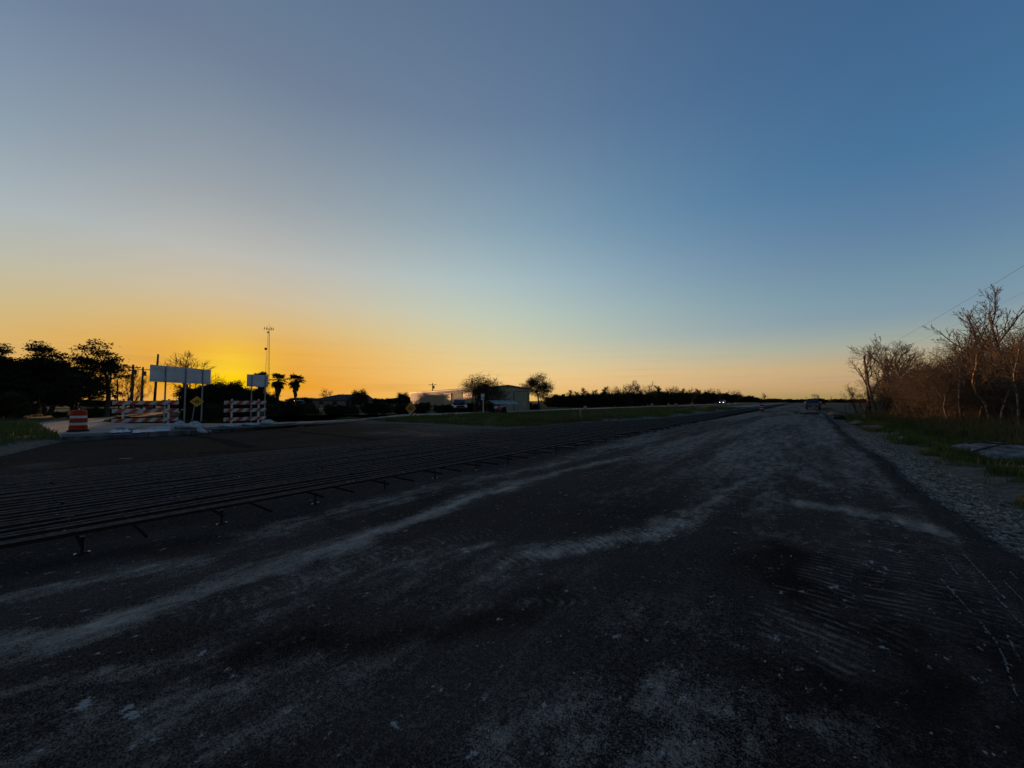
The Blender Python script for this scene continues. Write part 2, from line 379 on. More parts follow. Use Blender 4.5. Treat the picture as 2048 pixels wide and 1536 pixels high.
at = gm.color_attributes.new('cover', 'FLOAT_COLOR', 'POINT')
at.data.foreach_set('color', np.stack([dirt, gravel, dryw, np.ones_like(x)], 1).astype(np.float32).ravel())

def nodemat(name):
    m = bpy.data.materials.new(name); m.use_nodes = True; MATS[name] = m
    n = m.node_tree.nodes; l = m.node_tree.links
    tcx = n.new('ShaderNodeTexCoord')
    def noise(scale, detail=4, stretch=None, rough=.5, vec=None):
        q = n.new('ShaderNodeTexNoise'); q.inputs['Scale'].default_value = scale; q.inputs['Detail'].default_value = detail; q.inputs['Roughness'].default_value = rough
        src = vec or tcx.outputs['Object']
        if stretch:
            mp = n.new('ShaderNodeMapping'); mp.inputs['Scale'].default_value = stretch; l.new(src, mp.inputs[0]); src = mp.outputs[0]
        l.new(src, q.inputs[0]); return q.outputs[0]
    def mrange(v, a, b, c=0.0, d=1.0):
        q = n.new('ShaderNodeMapRange'); l.new(v, q.inputs[0])
        for k, t in enumerate((a, b, c, d)): q.inputs[k + 1].default_value = t
        return q.outputs[0]
    def mixc(f, a, b):
        q = n.new('ShaderNodeMix'); q.data_type = 'RGBA'
        if isinstance(f, float): q.inputs['Factor'].default_value = f
        else: l.new(f, q.inputs['Factor'])
        for s_, v in ((6, a), (7, b)):
            if isinstance(v, tuple): q.inputs[s_].default_value = (*v, 1)
            else: l.new(v, q.inputs[s_])
        return q.outputs[2]
    def math_(op, a, b=None):
        q = n.new('ShaderNodeMath'); q.operation = op
        for k, v in enumerate((a, b)):
            if v is None: continue
            if isinstance(v, (int, float)): q.inputs[k].default_value = v
            else: l.new(v, q.inputs[k])
        return q.outputs[0]
    def attr(nm):
        q = n.new('ShaderNodeAttribute'); q.attribute_name = nm; s_ = n.new('ShaderNodeSeparateColor'); l.new(q.outputs['Color'], s_.inputs[0]); return s_.outputs
    return m, n, l, tcx, noise, mrange, mixc, math_, attr

m, n, l, tcx, noise, mrange, mixf, math_, attr = nodemat('ground_mat')
a = attr('cover'); b = n['Principled BSDF']; b.inputs['Roughness'].default_value = .95; b.inputs['Specular IOR Level'].default_value = .1
grass = mixf(mrange(noise(2.2, 6), .35, .65), (.020, .028, .009), (.050, .060, .020))
dry = mixf(mrange(noise(1.6, 6), .35, .65), (.035, .028, .016), (.075, .055, .030))
gcol = mixf(a[2], grass, dry)
dcol = mixf(mrange(noise(9, 9, rough=.65), .3, .7), (.045, .036, .026), (.20, .16, .12))
gr = mixf(mrange(noise(45, 5, rough=.7), .36, .62), (.012, .010, .008), (.14, .112, .086))
c1 = mixf(mrange(math_('ADD', a[0], math_('MULTIPLY', math_('SUBTRACT', noise(6, 6), .5), .7)), .35, .6), gcol, dcol)
c2 = mixf(mrange(math_('ADD', a[1], math_('MULTIPLY', math_('SUBTRACT', noise(4, 6), .5), .8)), .35, .65), c1, gr)
l.new(c2, b.inputs['Base Color'])
bp = n.new('ShaderNodeBump'); bp.inputs['Distance'].default_value = .03; l.new(noise(30, 6, rough=.7), bp.inputs['Height']); l.new(bp.outputs[0], b.inputs['Normal'])
struct(ob('ground', gm, 'ground_mat'), 'grass, dirt and gravel ground on both sides of the road works', 'ground')

# ------------------------------------------------------------------ the black road
ry = [-4.0]
while ry[-1] < 900: ry.append(ry[-1] + max(.035, .0075 * max(0, ry[-1]) ** 1.25))
ry = np.array([-60, -30, -15, -8] + ry)
rx = np.linspace(0, 1, 150)
RY, RT = np.meshgrid(ry, rx, indexing='ij')
RX = -6.3 + (xedge(RY) + 6.3) * RT
x, y = RX.ravel(), RY.ravel()
dust = np.zeros_like(x); fleck = np.zeros_like(x); tread = np.zeros_like(x)
def band(pts, wid, s_, arr, warp=.12, soft=1.6):
    P = [G(*p) for p in pts]; d = dpoly(x + warp * (fbm(x * 2, y * 2) - .47) * 3, y + warp * (fbm(x * 2 + 9, y * 2) - .47) * 3, P) / (.8 + .9 * fbm(x * .9 + 5, y * .9))
    arr[:] = np.maximum(arr, s_ * np.exp(-(d / wid) ** soft))
band([(-60, 1310), (0, 1290), (120, 1268), (230, 1242), (330, 1205), (500, 1150), (650, 1100), (760, 1060), (860, 1022), (950, 990), (1040, 965)], .17, .95, dust)
band([(215, 1240), (245, 1222), (300, 1208)], .10, 1.25, dust, .05)
band([(760, 1055), (900, 1000), (1060, 955), (1200, 925), (1330, 895), (1420, 868)], .14, .62, dust)
band([(-60, 1210), (120, 1172), (270, 1138), (420, 1120)], .16, .5, dust)
band([(560, 1195), (700, 1145), (840, 1105), (960, 1085)], .20, .42, dust)
band([(0, 1365), (160, 1335), (320, 1310), (450, 1290)], .10, .40, dust)
band([(640, 970), (820, 940), (980, 912), (1180, 880), (1330, 852)], .30, .55, dust)
band([(1080, 1100), (1160, 1082), (1250, 1066), (1360, 1040)], .17, .75, dust)
band([(1360, 1040), (1420, 1005), (1470, 965), (1520, 940), (1590, 930)], .16, .55, dust)
band([(1445, 905), (1470, 902)], .18, .6, dust)
band([(1560, 930), (1590, 925), (1620, 955), (1650, 970)], .20, .6, dust)
band([(1500, 1030), (1530, 1005), (1545, 985)], .22, .35, dust)
band([(1480, 1060), (1560, 1065)], .25, .30, dust)
band([(1600, 1004), (1680, 1012), (1760, 1030), (1860, 1055), (1990, 1095), (2090, 1125)], .24, .78, dust)
band([(1640, 985), (1760, 985), (1880, 1020)], .35, .30, dust)
band([(1630, 905), (1700, 890), (1720, 900), (1790, 935)], .30, .40, dust)
band([(1540, 855), (1650, 870), (1690, 880)], .5, .38, dust)
band([(985, 1462), (1005, 1455)], .075, .55, dust, .03)
band([(1270, 1500), (1330, 1420)], .10, .40, dust, .05)
band([(1730, 1425), (1800, 1450)], .05, .45, dust, .04)
band([(1030, 1200), (1060, 1190)], .08, .4, dust, .03)
band([(1000, 1536), (1150, 1440), (1300, 1370), (1420, 1400), (1300, 1536)], .22, .42, dust, .1)
band([(0, 1440), (250, 1420), (500, 1380), (700, 1330)], .28, .34, dust, .2)
band([(100, 1536), (350, 1480), (600, 1450)], .22, .30, dust, .2)
band([(900, 1150), (1150, 1180), (1400, 1240)], .5, .25, dust, .3)
band([(600, 1100), (800, 1130), (1000, 1120)], .5, .30, dust, .3)
band([(1600, 1440), (1720, 1420), (1850, 1490)], .10, .40, dust, .08)
band([(1200, 1000), (1350, 950), (1500, 880)], .6, .28, dust, .3)
wide = .34 * sstep(.42, .66, fbm(x * .8, y * .16 + 31)) ; dust = np.maximum(dust, wide * (.45 + .55 * sstep(3, 14, np.hypot(x, y))))
dust = np.maximum(dust, (.26 + .36 * sstep(.3, .6, fbm(x * 1.2, y * .08 + 11))) * sstep(3, 11, y + x * .5))
for p, w_, s_ in (((180, 1385), .10, 1), ((140, 1395), .07, 1), ((270, 1405), .06, 1), ((1350, 1335), .07, 1), ((1240, 1350), .06, .8), ((1700, 1265), .035, 1), ((1570, 1330), .04, 1), ((1300, 1060), .22, 1), ((1360, 1045), .16, 1),
                  ((930, 1100), .2, .9), ((1180, 1085), .2, .8), ((1760, 1090), .28, .75), ((1740, 1130), .2, .8), ((1720, 1075), .2, .6), ((1665, 1172), .07, 1), ((1800, 1190), .12, .6), ((620, 1300), .15, .5), ((480, 1260), .3, .45), ((1080, 1430), .2, .4), ((1900, 1330), .12, .5), ((860, 1390), .15, .5), ((1500, 1290), .2, .4), ((120, 1270), .3, .5), ((800, 1060), .4, .4)):
    band([p, (p[0] + 1, p[1])], w_, s_, fleck, .1)
fleck = np.maximum(fleck, .30)
edge_ = sstep(.955, .985, RT.ravel()); dust = dust * (1 - .9 * edge_)
band([(1080, 1102), (1160, 1084), (1250, 1067), (1370, 1038), (1430, 1003), (1490, 965)], .17, 1, tread, .02, 4)
band([(1700, 1180), (1760, 1120), (1850, 1110), (1960, 1140)], .30, 1, tread, .05, 3)
band([(1250, 1185), (1040, 1205)], .05, .5, tread, .02, 3)
tu = np.zeros_like(x); tv_ = np.zeros_like(x); tm_ = np.zeros_like(x)
def track(pts, half, s_):
    P = [G(*p) for p in pts]; acc = 0.0; best = np.full_like(x, 1e9)
    for (x0, y0), (x1, y1) in zip(P[:-1], P[1:]):
        vx, vy = x1 - x0, y1 - y0; ln = math.hypot(vx, vy); t = ((x - x0) * vx + (y - y0) * vy) / ln; tc_ = np.clip(t, 0, ln)
        d = np.hypot(x - x0 - tc_ * vx / ln, y - y0 - tc_ * vy / ln); sgn = ((x - x0) * vy - (y - y0) * vx) / ln
        k_ = (d < best) & (d < half * 1.6)
        best = np.where(d < best, d, best); tu[k_] = (acc + t)[k_]; tv_[k_] = (sgn / half)[k_]; tm_[k_] = np.maximum(tm_[k_], (s_ * (1 - sstep(half * .75, half * 1.15, d)))[k_]); acc += ln
track([(1020, 1118), (1080, 1102), (1160, 1084), (1250, 1067), (1370, 1038), (1430, 1003), (1490, 965), (1560, 925)], .17, 1.0)
track([(1610, 1260), (1650, 1215), (1700, 1150), (1740, 1085), (1760, 1030)], .36, .62)
track([(1890, 1230), (1875, 1180), (1850, 1120), (1815, 1060), (1770, 1005)], .30, .42)
track([(880, 1205), (1050, 1196), (1260, 1190)], .06, .5)
track([(430, 1210), (620, 1150), (800, 1100), (960, 1060)], .16, .55)
V = np.stack([x, y, (fbm(x * .6, y * .25) - .47) * .012 * sstep(0, .04, RT.ravel())], 1)
nyr, nxr = RX.shape; i = np.arange(nyr - 1)[:, None] * nxr + np.arange(nxr - 1)[None, :]
FC = np.stack([i, i + 1, i + 1 + nxr, i + nxr], -1).reshape(-1, 4)
# broken edge: a rough skirt of the black layer down to the gravel
sk = V[np.arange(nyr) * nxr + nxr - 1].copy(); sk[:, 0] += .035 + .05 * (vnoise(sk[:, 1] * 6, sk[:, 1] * 0)); sk[:, 2] = -.13
base = len(V); V = np.concatenate([V, sk]); k = np.arange(nyr - 1)
FC = np.concatenate([FC, np.stack([k * nxr + nxr - 1, base + k, base + k + 1, (k + 1) * nxr + nxr - 1], 1)])
rm = mesh_np('asphalt_road', V, FC, True)
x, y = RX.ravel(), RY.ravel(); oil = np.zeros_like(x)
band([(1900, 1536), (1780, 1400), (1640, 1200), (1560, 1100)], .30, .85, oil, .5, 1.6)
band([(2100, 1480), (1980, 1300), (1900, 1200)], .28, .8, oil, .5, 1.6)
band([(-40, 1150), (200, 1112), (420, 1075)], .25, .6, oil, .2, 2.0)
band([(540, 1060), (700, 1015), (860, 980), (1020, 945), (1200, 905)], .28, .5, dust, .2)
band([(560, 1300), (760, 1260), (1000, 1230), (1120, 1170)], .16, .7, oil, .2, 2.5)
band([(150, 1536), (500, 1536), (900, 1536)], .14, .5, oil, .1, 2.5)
ext = lambda q: np.concatenate([q, np.zeros(nyr)])
at = rm.color_attributes.new('marks', 'FLOAT_COLOR', 'POINT')
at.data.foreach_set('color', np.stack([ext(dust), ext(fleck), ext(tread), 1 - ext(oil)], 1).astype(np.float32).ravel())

at = rm.color_attributes.new('track', 'FLOAT_COLOR', 'POINT')
at.data.foreach_set('color', np.stack([ext(tu), ext(tv_), ext(tm_), np.ones(len(V))], 1).astype(np.float32).ravel())
def asphalt(name, dark, light, dustc):
    m, n, l, tcx, noise, mrange, mixf, math_, attr = nodemat(name)
    a = attr('marks'); b = n['Principled BSDF']; an = n.new('ShaderNodeAttribute'); an.attribute_name = 'marks'
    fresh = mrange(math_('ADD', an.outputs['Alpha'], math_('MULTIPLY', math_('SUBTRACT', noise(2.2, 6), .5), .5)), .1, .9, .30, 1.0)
    grain = noise(105, 2, rough=.7); mid = noise(30, 5, rough=.8)
    gm_ = math_('ADD', math_('MULTIPLY', grain, .55), math_('MULTIPLY', mid, .45))
    basec = mixf(mrange(gm_, .46, .585), dark, light)
    # broad worn and oily areas of the layer itself
    big = mrange(noise(.55, 6, stretch=(1, .5, 1), rough=.6), .36, .66)
    basec = mixf(math_('MULTIPLY', big, .45), basec, mixf(mrange(gm_, .36, .66), light, tuple(v * 1.9 for v in light)))
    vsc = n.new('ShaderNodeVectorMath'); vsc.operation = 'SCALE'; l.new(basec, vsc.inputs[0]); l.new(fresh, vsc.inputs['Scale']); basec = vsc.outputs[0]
    # dust: bands broken up by streaks that run along the road
    streak = noise(3.2, 9, stretch=(1, .16, 1), rough=.72); blot = noise(7, 8, stretch=(1, .6, 1), rough=.7)
    spk = math_('ADD', math_('ADD', math_('MULTIPLY', streak, .55), math_('MULTIPLY', blot, .45)), math_('MULTIPLY', math_('SUBTRACT', gm_, .5), .9))
    df = mrange(math_('ADD', math_('MULTIPLY', a[0], .85), math_('MULTIPLY', math_('SUBTRACT', spk, .5), 3.2)), .15, 1.10)
    df = math_('MULTIPLY', math_('MULTIPLY', df, mrange(a[0], .0, .35, .12, 1.0)), fresh)
    k_ = attr('track'); vv = math_('MULTIPLY', k_[1], k_[1])
    ph = math_('ADD', math_('MULTIPLY', k_[0], 2 * PI / .085), math_('ADD', math_('MULTIPLY', vv, 3.0), math_('MULTIPLY', noise(5, 5), 9.0)))
    lug = mrange(math_('SINE', ph), -.05, .55)
    tr = math_('MULTIPLY', math_('MULTIPLY', lug, k_[2]), mrange(math_('ADD', math_('MULTIPLY', noise(5, 6, rough=.7), .7), math_('MULTIPLY', gm_, .3)), .46, .60))
    df = math_('MINIMUM', math_('ADD', df, math_('MULTIPLY', tr, .62)), 1.0)
    c = mixf(df, basec, mixf(mrange(blot, .35, .65), tuple(v * .75 for v in dustc), dustc))
    # splashes of dried mortar and pale stone chips
    fl = noise(13, 4, stretch=(1, .65, 1), rough=.62); fine = noise(80, 2)
    ff = mrange(math_('ADD', math_('MULTIPLY', a[1], .15), math_('ADD', math_('MULTIPLY', fl, .78), math_('MULTIPLY', fine, .22))), .665, .705)
    pv = n.new('ShaderNodeTexVoronoi'); pv.inputs['Scale'].default_value = 17; l.new(tcx.outputs['Object'], pv.inputs[0])
    sepc = n.new('ShaderNodeSeparateColor'); l.new(pv.outputs['Color'], sepc.inputs[0])
    peb = math_('MULTIPLY', math_('LESS_THAN', pv.outputs['Distance'], math_('MULTIPLY', sepc.outputs[1], .14)), math_('GREATER_THAN', sepc.outputs[0], .80))
    ff = math_('MAXIMUM', ff, math_('MULTIPLY', peb, math_('MULTIPLY', sepc.outputs[2], .9)))
    c = mixf(math_('MULTIPLY', ff, .85 if 'bed' not in name else .2), c, (.33, .30, .275))
    l.new(c, b.inputs['Base Color'])
    b.inputs['Roughness'].default_value = .95; b.inputs['Specular IOR Level'].default_value = .03
    bp = n.new('ShaderNodeBump'); bp.inputs['Distance'].default_value = .012; bp.inputs['Strength'].default_value = 1.0
    l.new(gm_, bp.inputs['Height']); l.new(bp.outputs[0], b.inputs['Normal'])
asphalt('asphalt', (.0045, .0036, .0031), (.066, .050, .042), (.38, .305, .240))
asphalt('asphalt_brown', (.007, .0052, .0040), (.030, .0225, .0175), (.15, .122, .096))
asphalt('asphalt_bed', (.0015, .0013, .0013), (.0045, .0042, .004), (.012, .011, .010))  # dark base; shade of the bars is put into its colour too
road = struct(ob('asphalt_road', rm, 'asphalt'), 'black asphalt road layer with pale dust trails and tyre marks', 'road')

# long pale scrapes on the road, thin films of scraped material
rnd = random.Random(3)
def scrape(p0, p1, w_, nm='scrape_mark', mt='scrape'):
    a_ = Vector((*G(*p0), .0)); b_ = Vector((*G(*p1), .0)); d = (b_ - a_); nseg = 14; nrm_ = Vector((-d.y, d.x, 0)).normalized()
    mb = MB(); 
    for k in range(nseg):
        if rnd.random() < .12: continue
        q0 = a_ + d * (k / nseg) + nrm_ * rnd.uniform(-.004, .004); q1 = a_ + d * ((k + rnd.uniform(.6, 1)) / nseg) + nrm_ * rnd.uniform(-.004, .004)
        ww = w_ * rnd.uniform(.4, 1)
        zz = .012
        mb.add([(q0.x, q0.y, zz), (q0.x + nrm_.x * ww, q0.y + nrm_.y * ww, zz), (q1.x + nrm_.x * ww, q1.y + nrm_.y * ww, zz), (q1.x, q1.y, zz)], [(0, 1, 2, 3)])
    mb.build(nm, mt, road)
mat('survey_paint', (.060, .014, .014), (.03, .010, .010), 9)
mat('scrape', (.24, .225, .21), (.09, .085, .08), 22, lo=.4, hi=.6)
for p0, p1 in (((1868, 1105), (1895, 1145)), ((1862, 1152), (1925, 1225)), ((1910, 1105), (1985, 1190)), ((1968, 1186), (2046, 1275)), ((1985, 1155), (2046, 1222)), ((1935, 1235), (1970, 1282)), ((1970, 1285), (1998, 1375)), ((1998, 1138), (2012, 1152)), ((2025, 1140), (2046, 1168)), ((1985, 1260), (2010, 1310))):
    scrape(p0, p1, .012)

for p0, p1 in (((280, 1125), (340, 1112)), ((350, 1108), (430, 1088)), ((400, 1092), (425, 1085))): scrape(p0, p1, .022, 'paint_mark', 'survey_paint')
# base under the bars and the apron by the side road
ys = np.concatenate([[-60, -20], np.arange(-6, 60, .4), np.arange(60, 700, 5)])
ts = np.linspace(0, 1, 26)
YB, TB = np.meshgrid(ys, ts, indexing='ij'); XB = (xleft(YB) - .8) + (-6.25 - (xleft(YB) - .8)) * TB
def flat_attr(me, d, f=.2):
    at = me.color_attributes.new('marks', 'FLOAT_COLOR', 'POINT'); k = len(me.vertices)
    at.data.foreach_set('color', np.stack([np.broadcast_to(d, k), np.full(k, f), np.zeros(k), np.ones(k)], 1).astype(np.float32).ravel())
bm_ = mesh_np('road_base', np.stack([XB.ravel(), YB.ravel(), np.full(XB.size, -.006)], 1), gridfaces(len(ts), len(ys)), True)
flat_attr(bm_, .05 + .5 * np.exp(-((TB.ravel()) / .06) ** 2), .15)
struct(ob('road_base', bm_, 'asphalt_bed'), 'dark prepared road base lying under the steel bars', 'road base')

def grid_poly(name, P, step, z, m, clipy=None):
    xs_ = np.array([p[0] for p in P]); ys_ = np.array([p[1] for p in P])
    import bmesh
    bm = bmesh.new(); vs_ = [bm.verts.new((p[0], p[1], z)) for p in P]; f = bm.faces.new(vs_)
    if f.normal.z < 0: f.normal_flip()
    bmesh.ops.triangulate(bm, faces=bm.faces[:])
    for _ in range(4):
        es = [e for e in bm.edges if e.calc_length() > step]
        if es: bmesh.ops.subdivide_edges(bm, edges=es, cuts=1)
        bmesh.ops.triangulate(bm, faces=bm.faces[:])
    me = bpy.data.meshes.new(name); bm.to_mesh(me); bm.free(); me.update()
    if me.polygons and me.polygons[0].normal.z < 0: me.flip_normals()
    return me
am = grid_poly('apron', APRON, .6, -.012, 'asphalt_brown')
vc = np.zeros(len(am.vertices) * 3, np.float32); am.vertices.foreach_get('co', vc); vc = vc.reshape(-1, 3)
x, y = vc[:, 0].astype(float), vc[:, 1].astype(float)
ad = .38 * sstep(.38, .62, fbm(x * .25, y * .6 + 3)) + .5 * sstep(10, 17, y)
fl_, tr_ = np.zeros_like(x), np.zeros_like(x)
band([(760, 865), (900, 872), (1000, 868), (1100, 858)], .6, 1.0, ad, .3)
band([(735, 842), (860, 848), (1000, 856), (1150, 852)], .6, 1.0, ad, .3)
band([(60, 935), (150, 908), (240, 893)], .18, .9, ad, .3)
for pp in ([(370, 868), (430, 876), (480, 890), (520, 900)], [(560, 858), (680, 872), (800, 885)], [(400, 905), (600, 893), (800, 880)]):
    d = dpoly(x, y, [G(*p) for p in pp]); ad -= .5 * np.exp(-(d / .5) ** 2)
at = am.color_attributes.new('marks', 'FLOAT_COLOR', 'POINT')
at.data.foreach_set('color', np.stack([np.clip(ad, 0, 1), np.full_like(x, .25), tr_, np.ones_like(x)], 1).astype(np.float32).ravel())
struct(ob('asphalt_apron', am, 'asphalt_brown'), 'dusty brown-black apron between the bar mat and the old concrete road', 'apron')

def tar_strip(pts, w0):
    P = [Vector((*G(*p), 0)) for p in pts]; mb = MB(); rows = []; r_ = random.Random(len(pts) * 7 + int(pts[0][0]))
    for a_, b_ in zip(P[:-1], P[1:]):
        d = (b_ - a_); nn = Vector((-d.y, d.x, 0)).normalized(); k_ = max(3, int(d.length / .4))
        for q in range(k_):
            c_ = a_ + d * (q / k_); ww = w0 * r_.uniform(.45, 1.1); off = r_.uniform(-.08, .08); rows.append([c_ + nn * (off - ww) + Vector((0, 0, -.007)), c_ + nn * (off + ww) + Vector((0, 0, -.007))])
    mb.loft(rows, cap=False, closed=False); struct(mb.build('tar_strip', 'asphalt_bed'), 'black smear of tar lying across the brown apron', 'tar')
for pp, w0 in (([(365, 868), (430, 876), (480, 888), (515, 897)], .28), ([(560, 859), (680, 871), (800, 884)], .22), ([(400, 906), (600, 894), (760, 883)], .13)): tar_strip(pp, w0)
# existing concrete road with its broken end standing proud as a kerb
cm = MB(); top = [(p[0], p[1], CZ) for p in CONC]; bot = [(p[0], p[1], -.3) for p in CONC]
import bmesh
bm = bmesh.new(); tv = [bm.verts.new(p) for p in top]; bv = [bm.verts.new(p) for p in bot]; f = bm.faces.new(tv)
for k in range(len(tv)): bm.faces.new((tv[k], tv[(k + 1) % len(tv)], bv[(k + 1) % len(tv)], bv[k]))
bmesh.ops.triangulate(bm, faces=[f]); bmesh.ops.recalc_face_normals(bm, faces=bm.faces[:])
me = bpy.data.meshes.new('concrete_road'); bm.to_mesh(me); bm.free()
croad = struct(ob('concrete_road', me, 'concrete'), 'pale old concrete road behind the barricades running off into the distance', 'road')
dp = [G(*p, CZ) for p in ((128, 874), (300, 867), (450, 858.5), (600, 849), (722, 839.6), (600, 846.6), (450, 852.5), (300, 861), (160, 867), (126, 868))]
dm_ = grid_poly('dirt_strip', dp, .5, CZ + .006, 'kerb_grey'); struct(ob('dirt_strip', dm_, 'kerb_grey'), 'dirty grey strip of mud and mortar along the broken concrete edge', 'dirt')
# kerb stones along the broken edge, each a casting of its own
kp = [Vector((*p, 0)) for p in [KERB[0], KERB[1], KERB[2], KERB[3]]]
kl = [(kp[i + 1] - kp[i]).length for i in range(3)]
def kpos(s):
    for i in range(3):
        if s <= kl[i] or i == 2: return kp[i] + (kp[i + 1] - kp[i]) * (s / kl[i])
        s -= kl[i]
s = 0.0
while s < sum(kl) - .2:
    ln = rnd.uniform(.9, 1.5); a_ = kpos(s); b_ = kpos(min(s + ln - .02, sum(kl))); d = (b_ - a_); lenb = d.length; d.normalize(); nn = Vector((d.y, -d.x, 0))
    mb = MB(); h_ = CZ + rnd.uniform(.015, .06)
    prof = [(-.22, -.25), (.10 + rnd.uniform(-.02, .02), -.25), (.09 + rnd.uniform(-.02, .02), h_ - .05), (.05, h_), (-.22, h_ - rnd.uniform(0, .02))]
    mb.loft([[a_ + nn * p + Vector((0, 0, q)) for p, q in prof], [a_ + d * lenb * .5 + nn * (rnd.uniform(-.02, .02)) + Vector((0, 0, rnd.uniform(-.015, .015))) + nn * 0 for _ in prof] if False else [a_ + d * lenb + nn * p + Vector((0, 0, q)) for p, q in prof]])
    mb.build('kerb_stone', 'kerb_grey', croad); s += ln

# finished slab of the new road far ahead
ns_ = MB(); ns_.box(-13.6, -9.3, 95, 700, -.2, .22)
struct(ns_.build('concrete_slab', 'concrete_new'), 'finished new concrete slab beside the far end of the bar mat', 'pavement')

# ------------------------------------------------------------------ reinforcing bars
rng = np.random.default_rng(11)
mat_root = thing('rebar_mat', 'long mat of steel reinforcing bars laid on chairs beside the black road', 'rebar mat', (0, 0, 0))
BZ = .125
def bar_mesh(name, pts, r, n_):
    mb = MB(); mb.tube(pts, r, n_); return mb.mesh(name, True)
xb = -5.86; kbar = 0; xs_bars = []
gaps = [.10, .20]
while xb > -11.25:
    xs_bars.append(xb); xb -= gaps[kbar] if kbar < len(gaps) else .185 + rng.uniform(-.02, .02); kbar += 1
YEND = 170.0
for k, xb in enumerate(xs_bars):
    yend = YEND if xb > -8.5 else float(np.interp(-xb, [8.5, 9.0, 11.3], [45, 30, 21.5]))
    ysb = [-9.0]
    while ysb[-1] < yend: ysb.append(min(yend, ysb[-1] + (2.2 if ysb[-1] < 40 else 15)))
    pts = [(xb + rng.normal() * .014, q, BZ + .019 + rng.normal() * .006) for q in ysb]
    ob('longitudinal_bar', bar_mesh('longitudinal_bar', pts, .0088, 6), 'rebar', mat_root)
tb = {}
def trans_mesh(xl, xr):
    key = round(xl, 1)
    if key not in tb:
        tb[key] = []
        for v in range(3):
            pts = [(xl + (xr - xl) * t, rng.normal() * .008, rng.normal() * .003) for t in np.linspace(0, 1, 7)]
            tb[key].append(bar_mesh('transverse_bar', pts, .014, 6))
    return tb[key][rng.integers(3)]
cb = MB()
cb.lathe([(.028, 0), (.024, .006), (.012, .02), (.012, .13), (.019, .145), (.021, .165)], 8)
cb.box(-.045, .045, -.012, .012, .0, .012); cb.box(-.012, .012, -.045, .045, .0, .012)
chair_me = cb.mesh('bar_chair'); chair_me.materials.append(MATS['black_plastic'])
pb = MB(); pb.box(-.011, .011, -.009, .009, .004, .016, .003)
pad_me = pb.mesh('chair_pad'); pad_me.materials.append(MATS['pad_white'])
YS0 = .48 - 1.105 * 5
far_t = MB(); far_c = MB(); nch = 0
for k in range(160):
    yy = YS0 + 1.105 * k
    if yy > YEND: break
    xl = float(xleft(yy)) + .1
    for typ in (0, 1):
        y2 = yy + (.0 if typ == 0 else .42) + rng.uniform(-.03, .03); zz = BZ - (.0 if typ == 0 else .004)
        xr = -5.36 + rng.uniform(-.07, .05) + (.12 if typ else -.04)
        if yy < 95:
            o = ob('transverse_bar', trans_mesh(xl, -5.36), 'rebar_dark', mat_root, (xr + 5.36, y2, zz - .012)); o.rotation_euler = (0, rng.uniform(-.0006, .0006), rng.uniform(-.004, .004))
        else:
            far_t.tube([(xl, y2, zz), (xr, y2, zz)], .0105, 4, False)
    q = -5.52
    while q > xl + .1:
        if nch < 290 and yy < 62:
            o = ob('bar_chair', chair_me, None, mat_root, (q + rng.uniform(-.03, .03), yy + .02, 0)); o.rotation_euler = (rng.uniform(-.06, .06), rng.uniform(-.06, .06), rng.uniform(-.3, .3))
            if rng.random() < .75 and yy < 30:
                ob('chair_pad', pad_me, None, o, (0, -.045, 0)); ob('chair_pad', pad_me, None, o, (0, .045, 0))
            nch += 1
        else:
            far_c.box(q - .014, q + .014, yy - .014, yy + .014, 0, .165)
        q -= 1.02
o = far_t.build('far_transverse_bars', 'rebar_dark', mat_root); o['kind'] = 'stuff'
o = far_c.build('far_bar_chairs', 'black_plastic', mat_root); o['kind'] = 'stuff'

# ------------------------------------------------------------------ gravel, rocks
def ico():
    t = (1 + 5 ** .5) / 2
    v = np.array([(-1, t, 0), (1, t, 0), (-1, -t, 0), (1, -t, 0), (0, -1, t), (0, 1, t), (0, -1, -t), (0, 1, -t), (t, 0, -1), (t, 0, 1), (-t, 0, -1), (-t, 0, 1)]) / 1.9
    f = np.array([(0, 11, 5), (0, 5, 1), (0, 1, 7), (0, 7, 10), (0, 10, 11), (1, 5, 9), (5, 11, 4), (11, 10, 2), (10, 7, 6), (7, 1, 8), (3, 9, 4), (3, 4, 2), (3, 2, 6), (3, 6, 8), (3, 8, 9), (4, 9, 5), (2, 4, 11), (6, 2, 10), (8, 6, 7), (9, 8, 1)])
    return v, f
IV, IF = ico()
def stones(name, P, S, m):
    k = len(P); r = np.random.default_rng(5)
    V = IV[None] * (S[:, None, None] * r.uniform(.55, 1.2, (k, 12, 1))) * r.uniform(.6, 1.2, (k, 1, 3)) * np.array([1, 1, .7])
    a_ = r.uniform(0, 2 * PI, k); c_, s_ = np.cos(a_)[:, None], np.sin(a_)[:, None]
    V = np.stack([V[..., 0] * c_ - V[..., 1] * s_, V[..., 0] * s_ + V[..., 1] * c_, V[..., 2]], -1) + P[:, None]
    Fs = IF[None] + (np.arange(k) * 12)[:, None, None]
    return mesh_np(name, V.reshape(-1, 3), Fs.reshape(-1, 3))
k = 26000
yy = 3.2 + 26 * rng.random(k) ** 1.9; xx = xedge(yy) + .09 + np.abs(rng.normal(0, .42, k)) + .1 * rng.random(k)
keep = xx < 2.2 + .7 * fbm(xx * 2, yy * .7); xx, yy = xx[keep], yy[keep]
S = np.clip(rng.lognormal(-4.45, .5, len(xx)), .005, .05)
P = np.stack([xx, yy, hz(xx, yy) + S * .25], 1)
tag(ob('gravel', stones('gravel', P, S, None), 'stone'), 'grey crushed gravel between the black road and the grass verge', 'gravel', kind='stuff')
k = 700
yy = rng.uniform(1, 12, k); xx = -5.2 + rng.random(k) ** .8 * 6.5; S = np.clip(rng.lognormal(-5.2, .5, k), .002, .012)
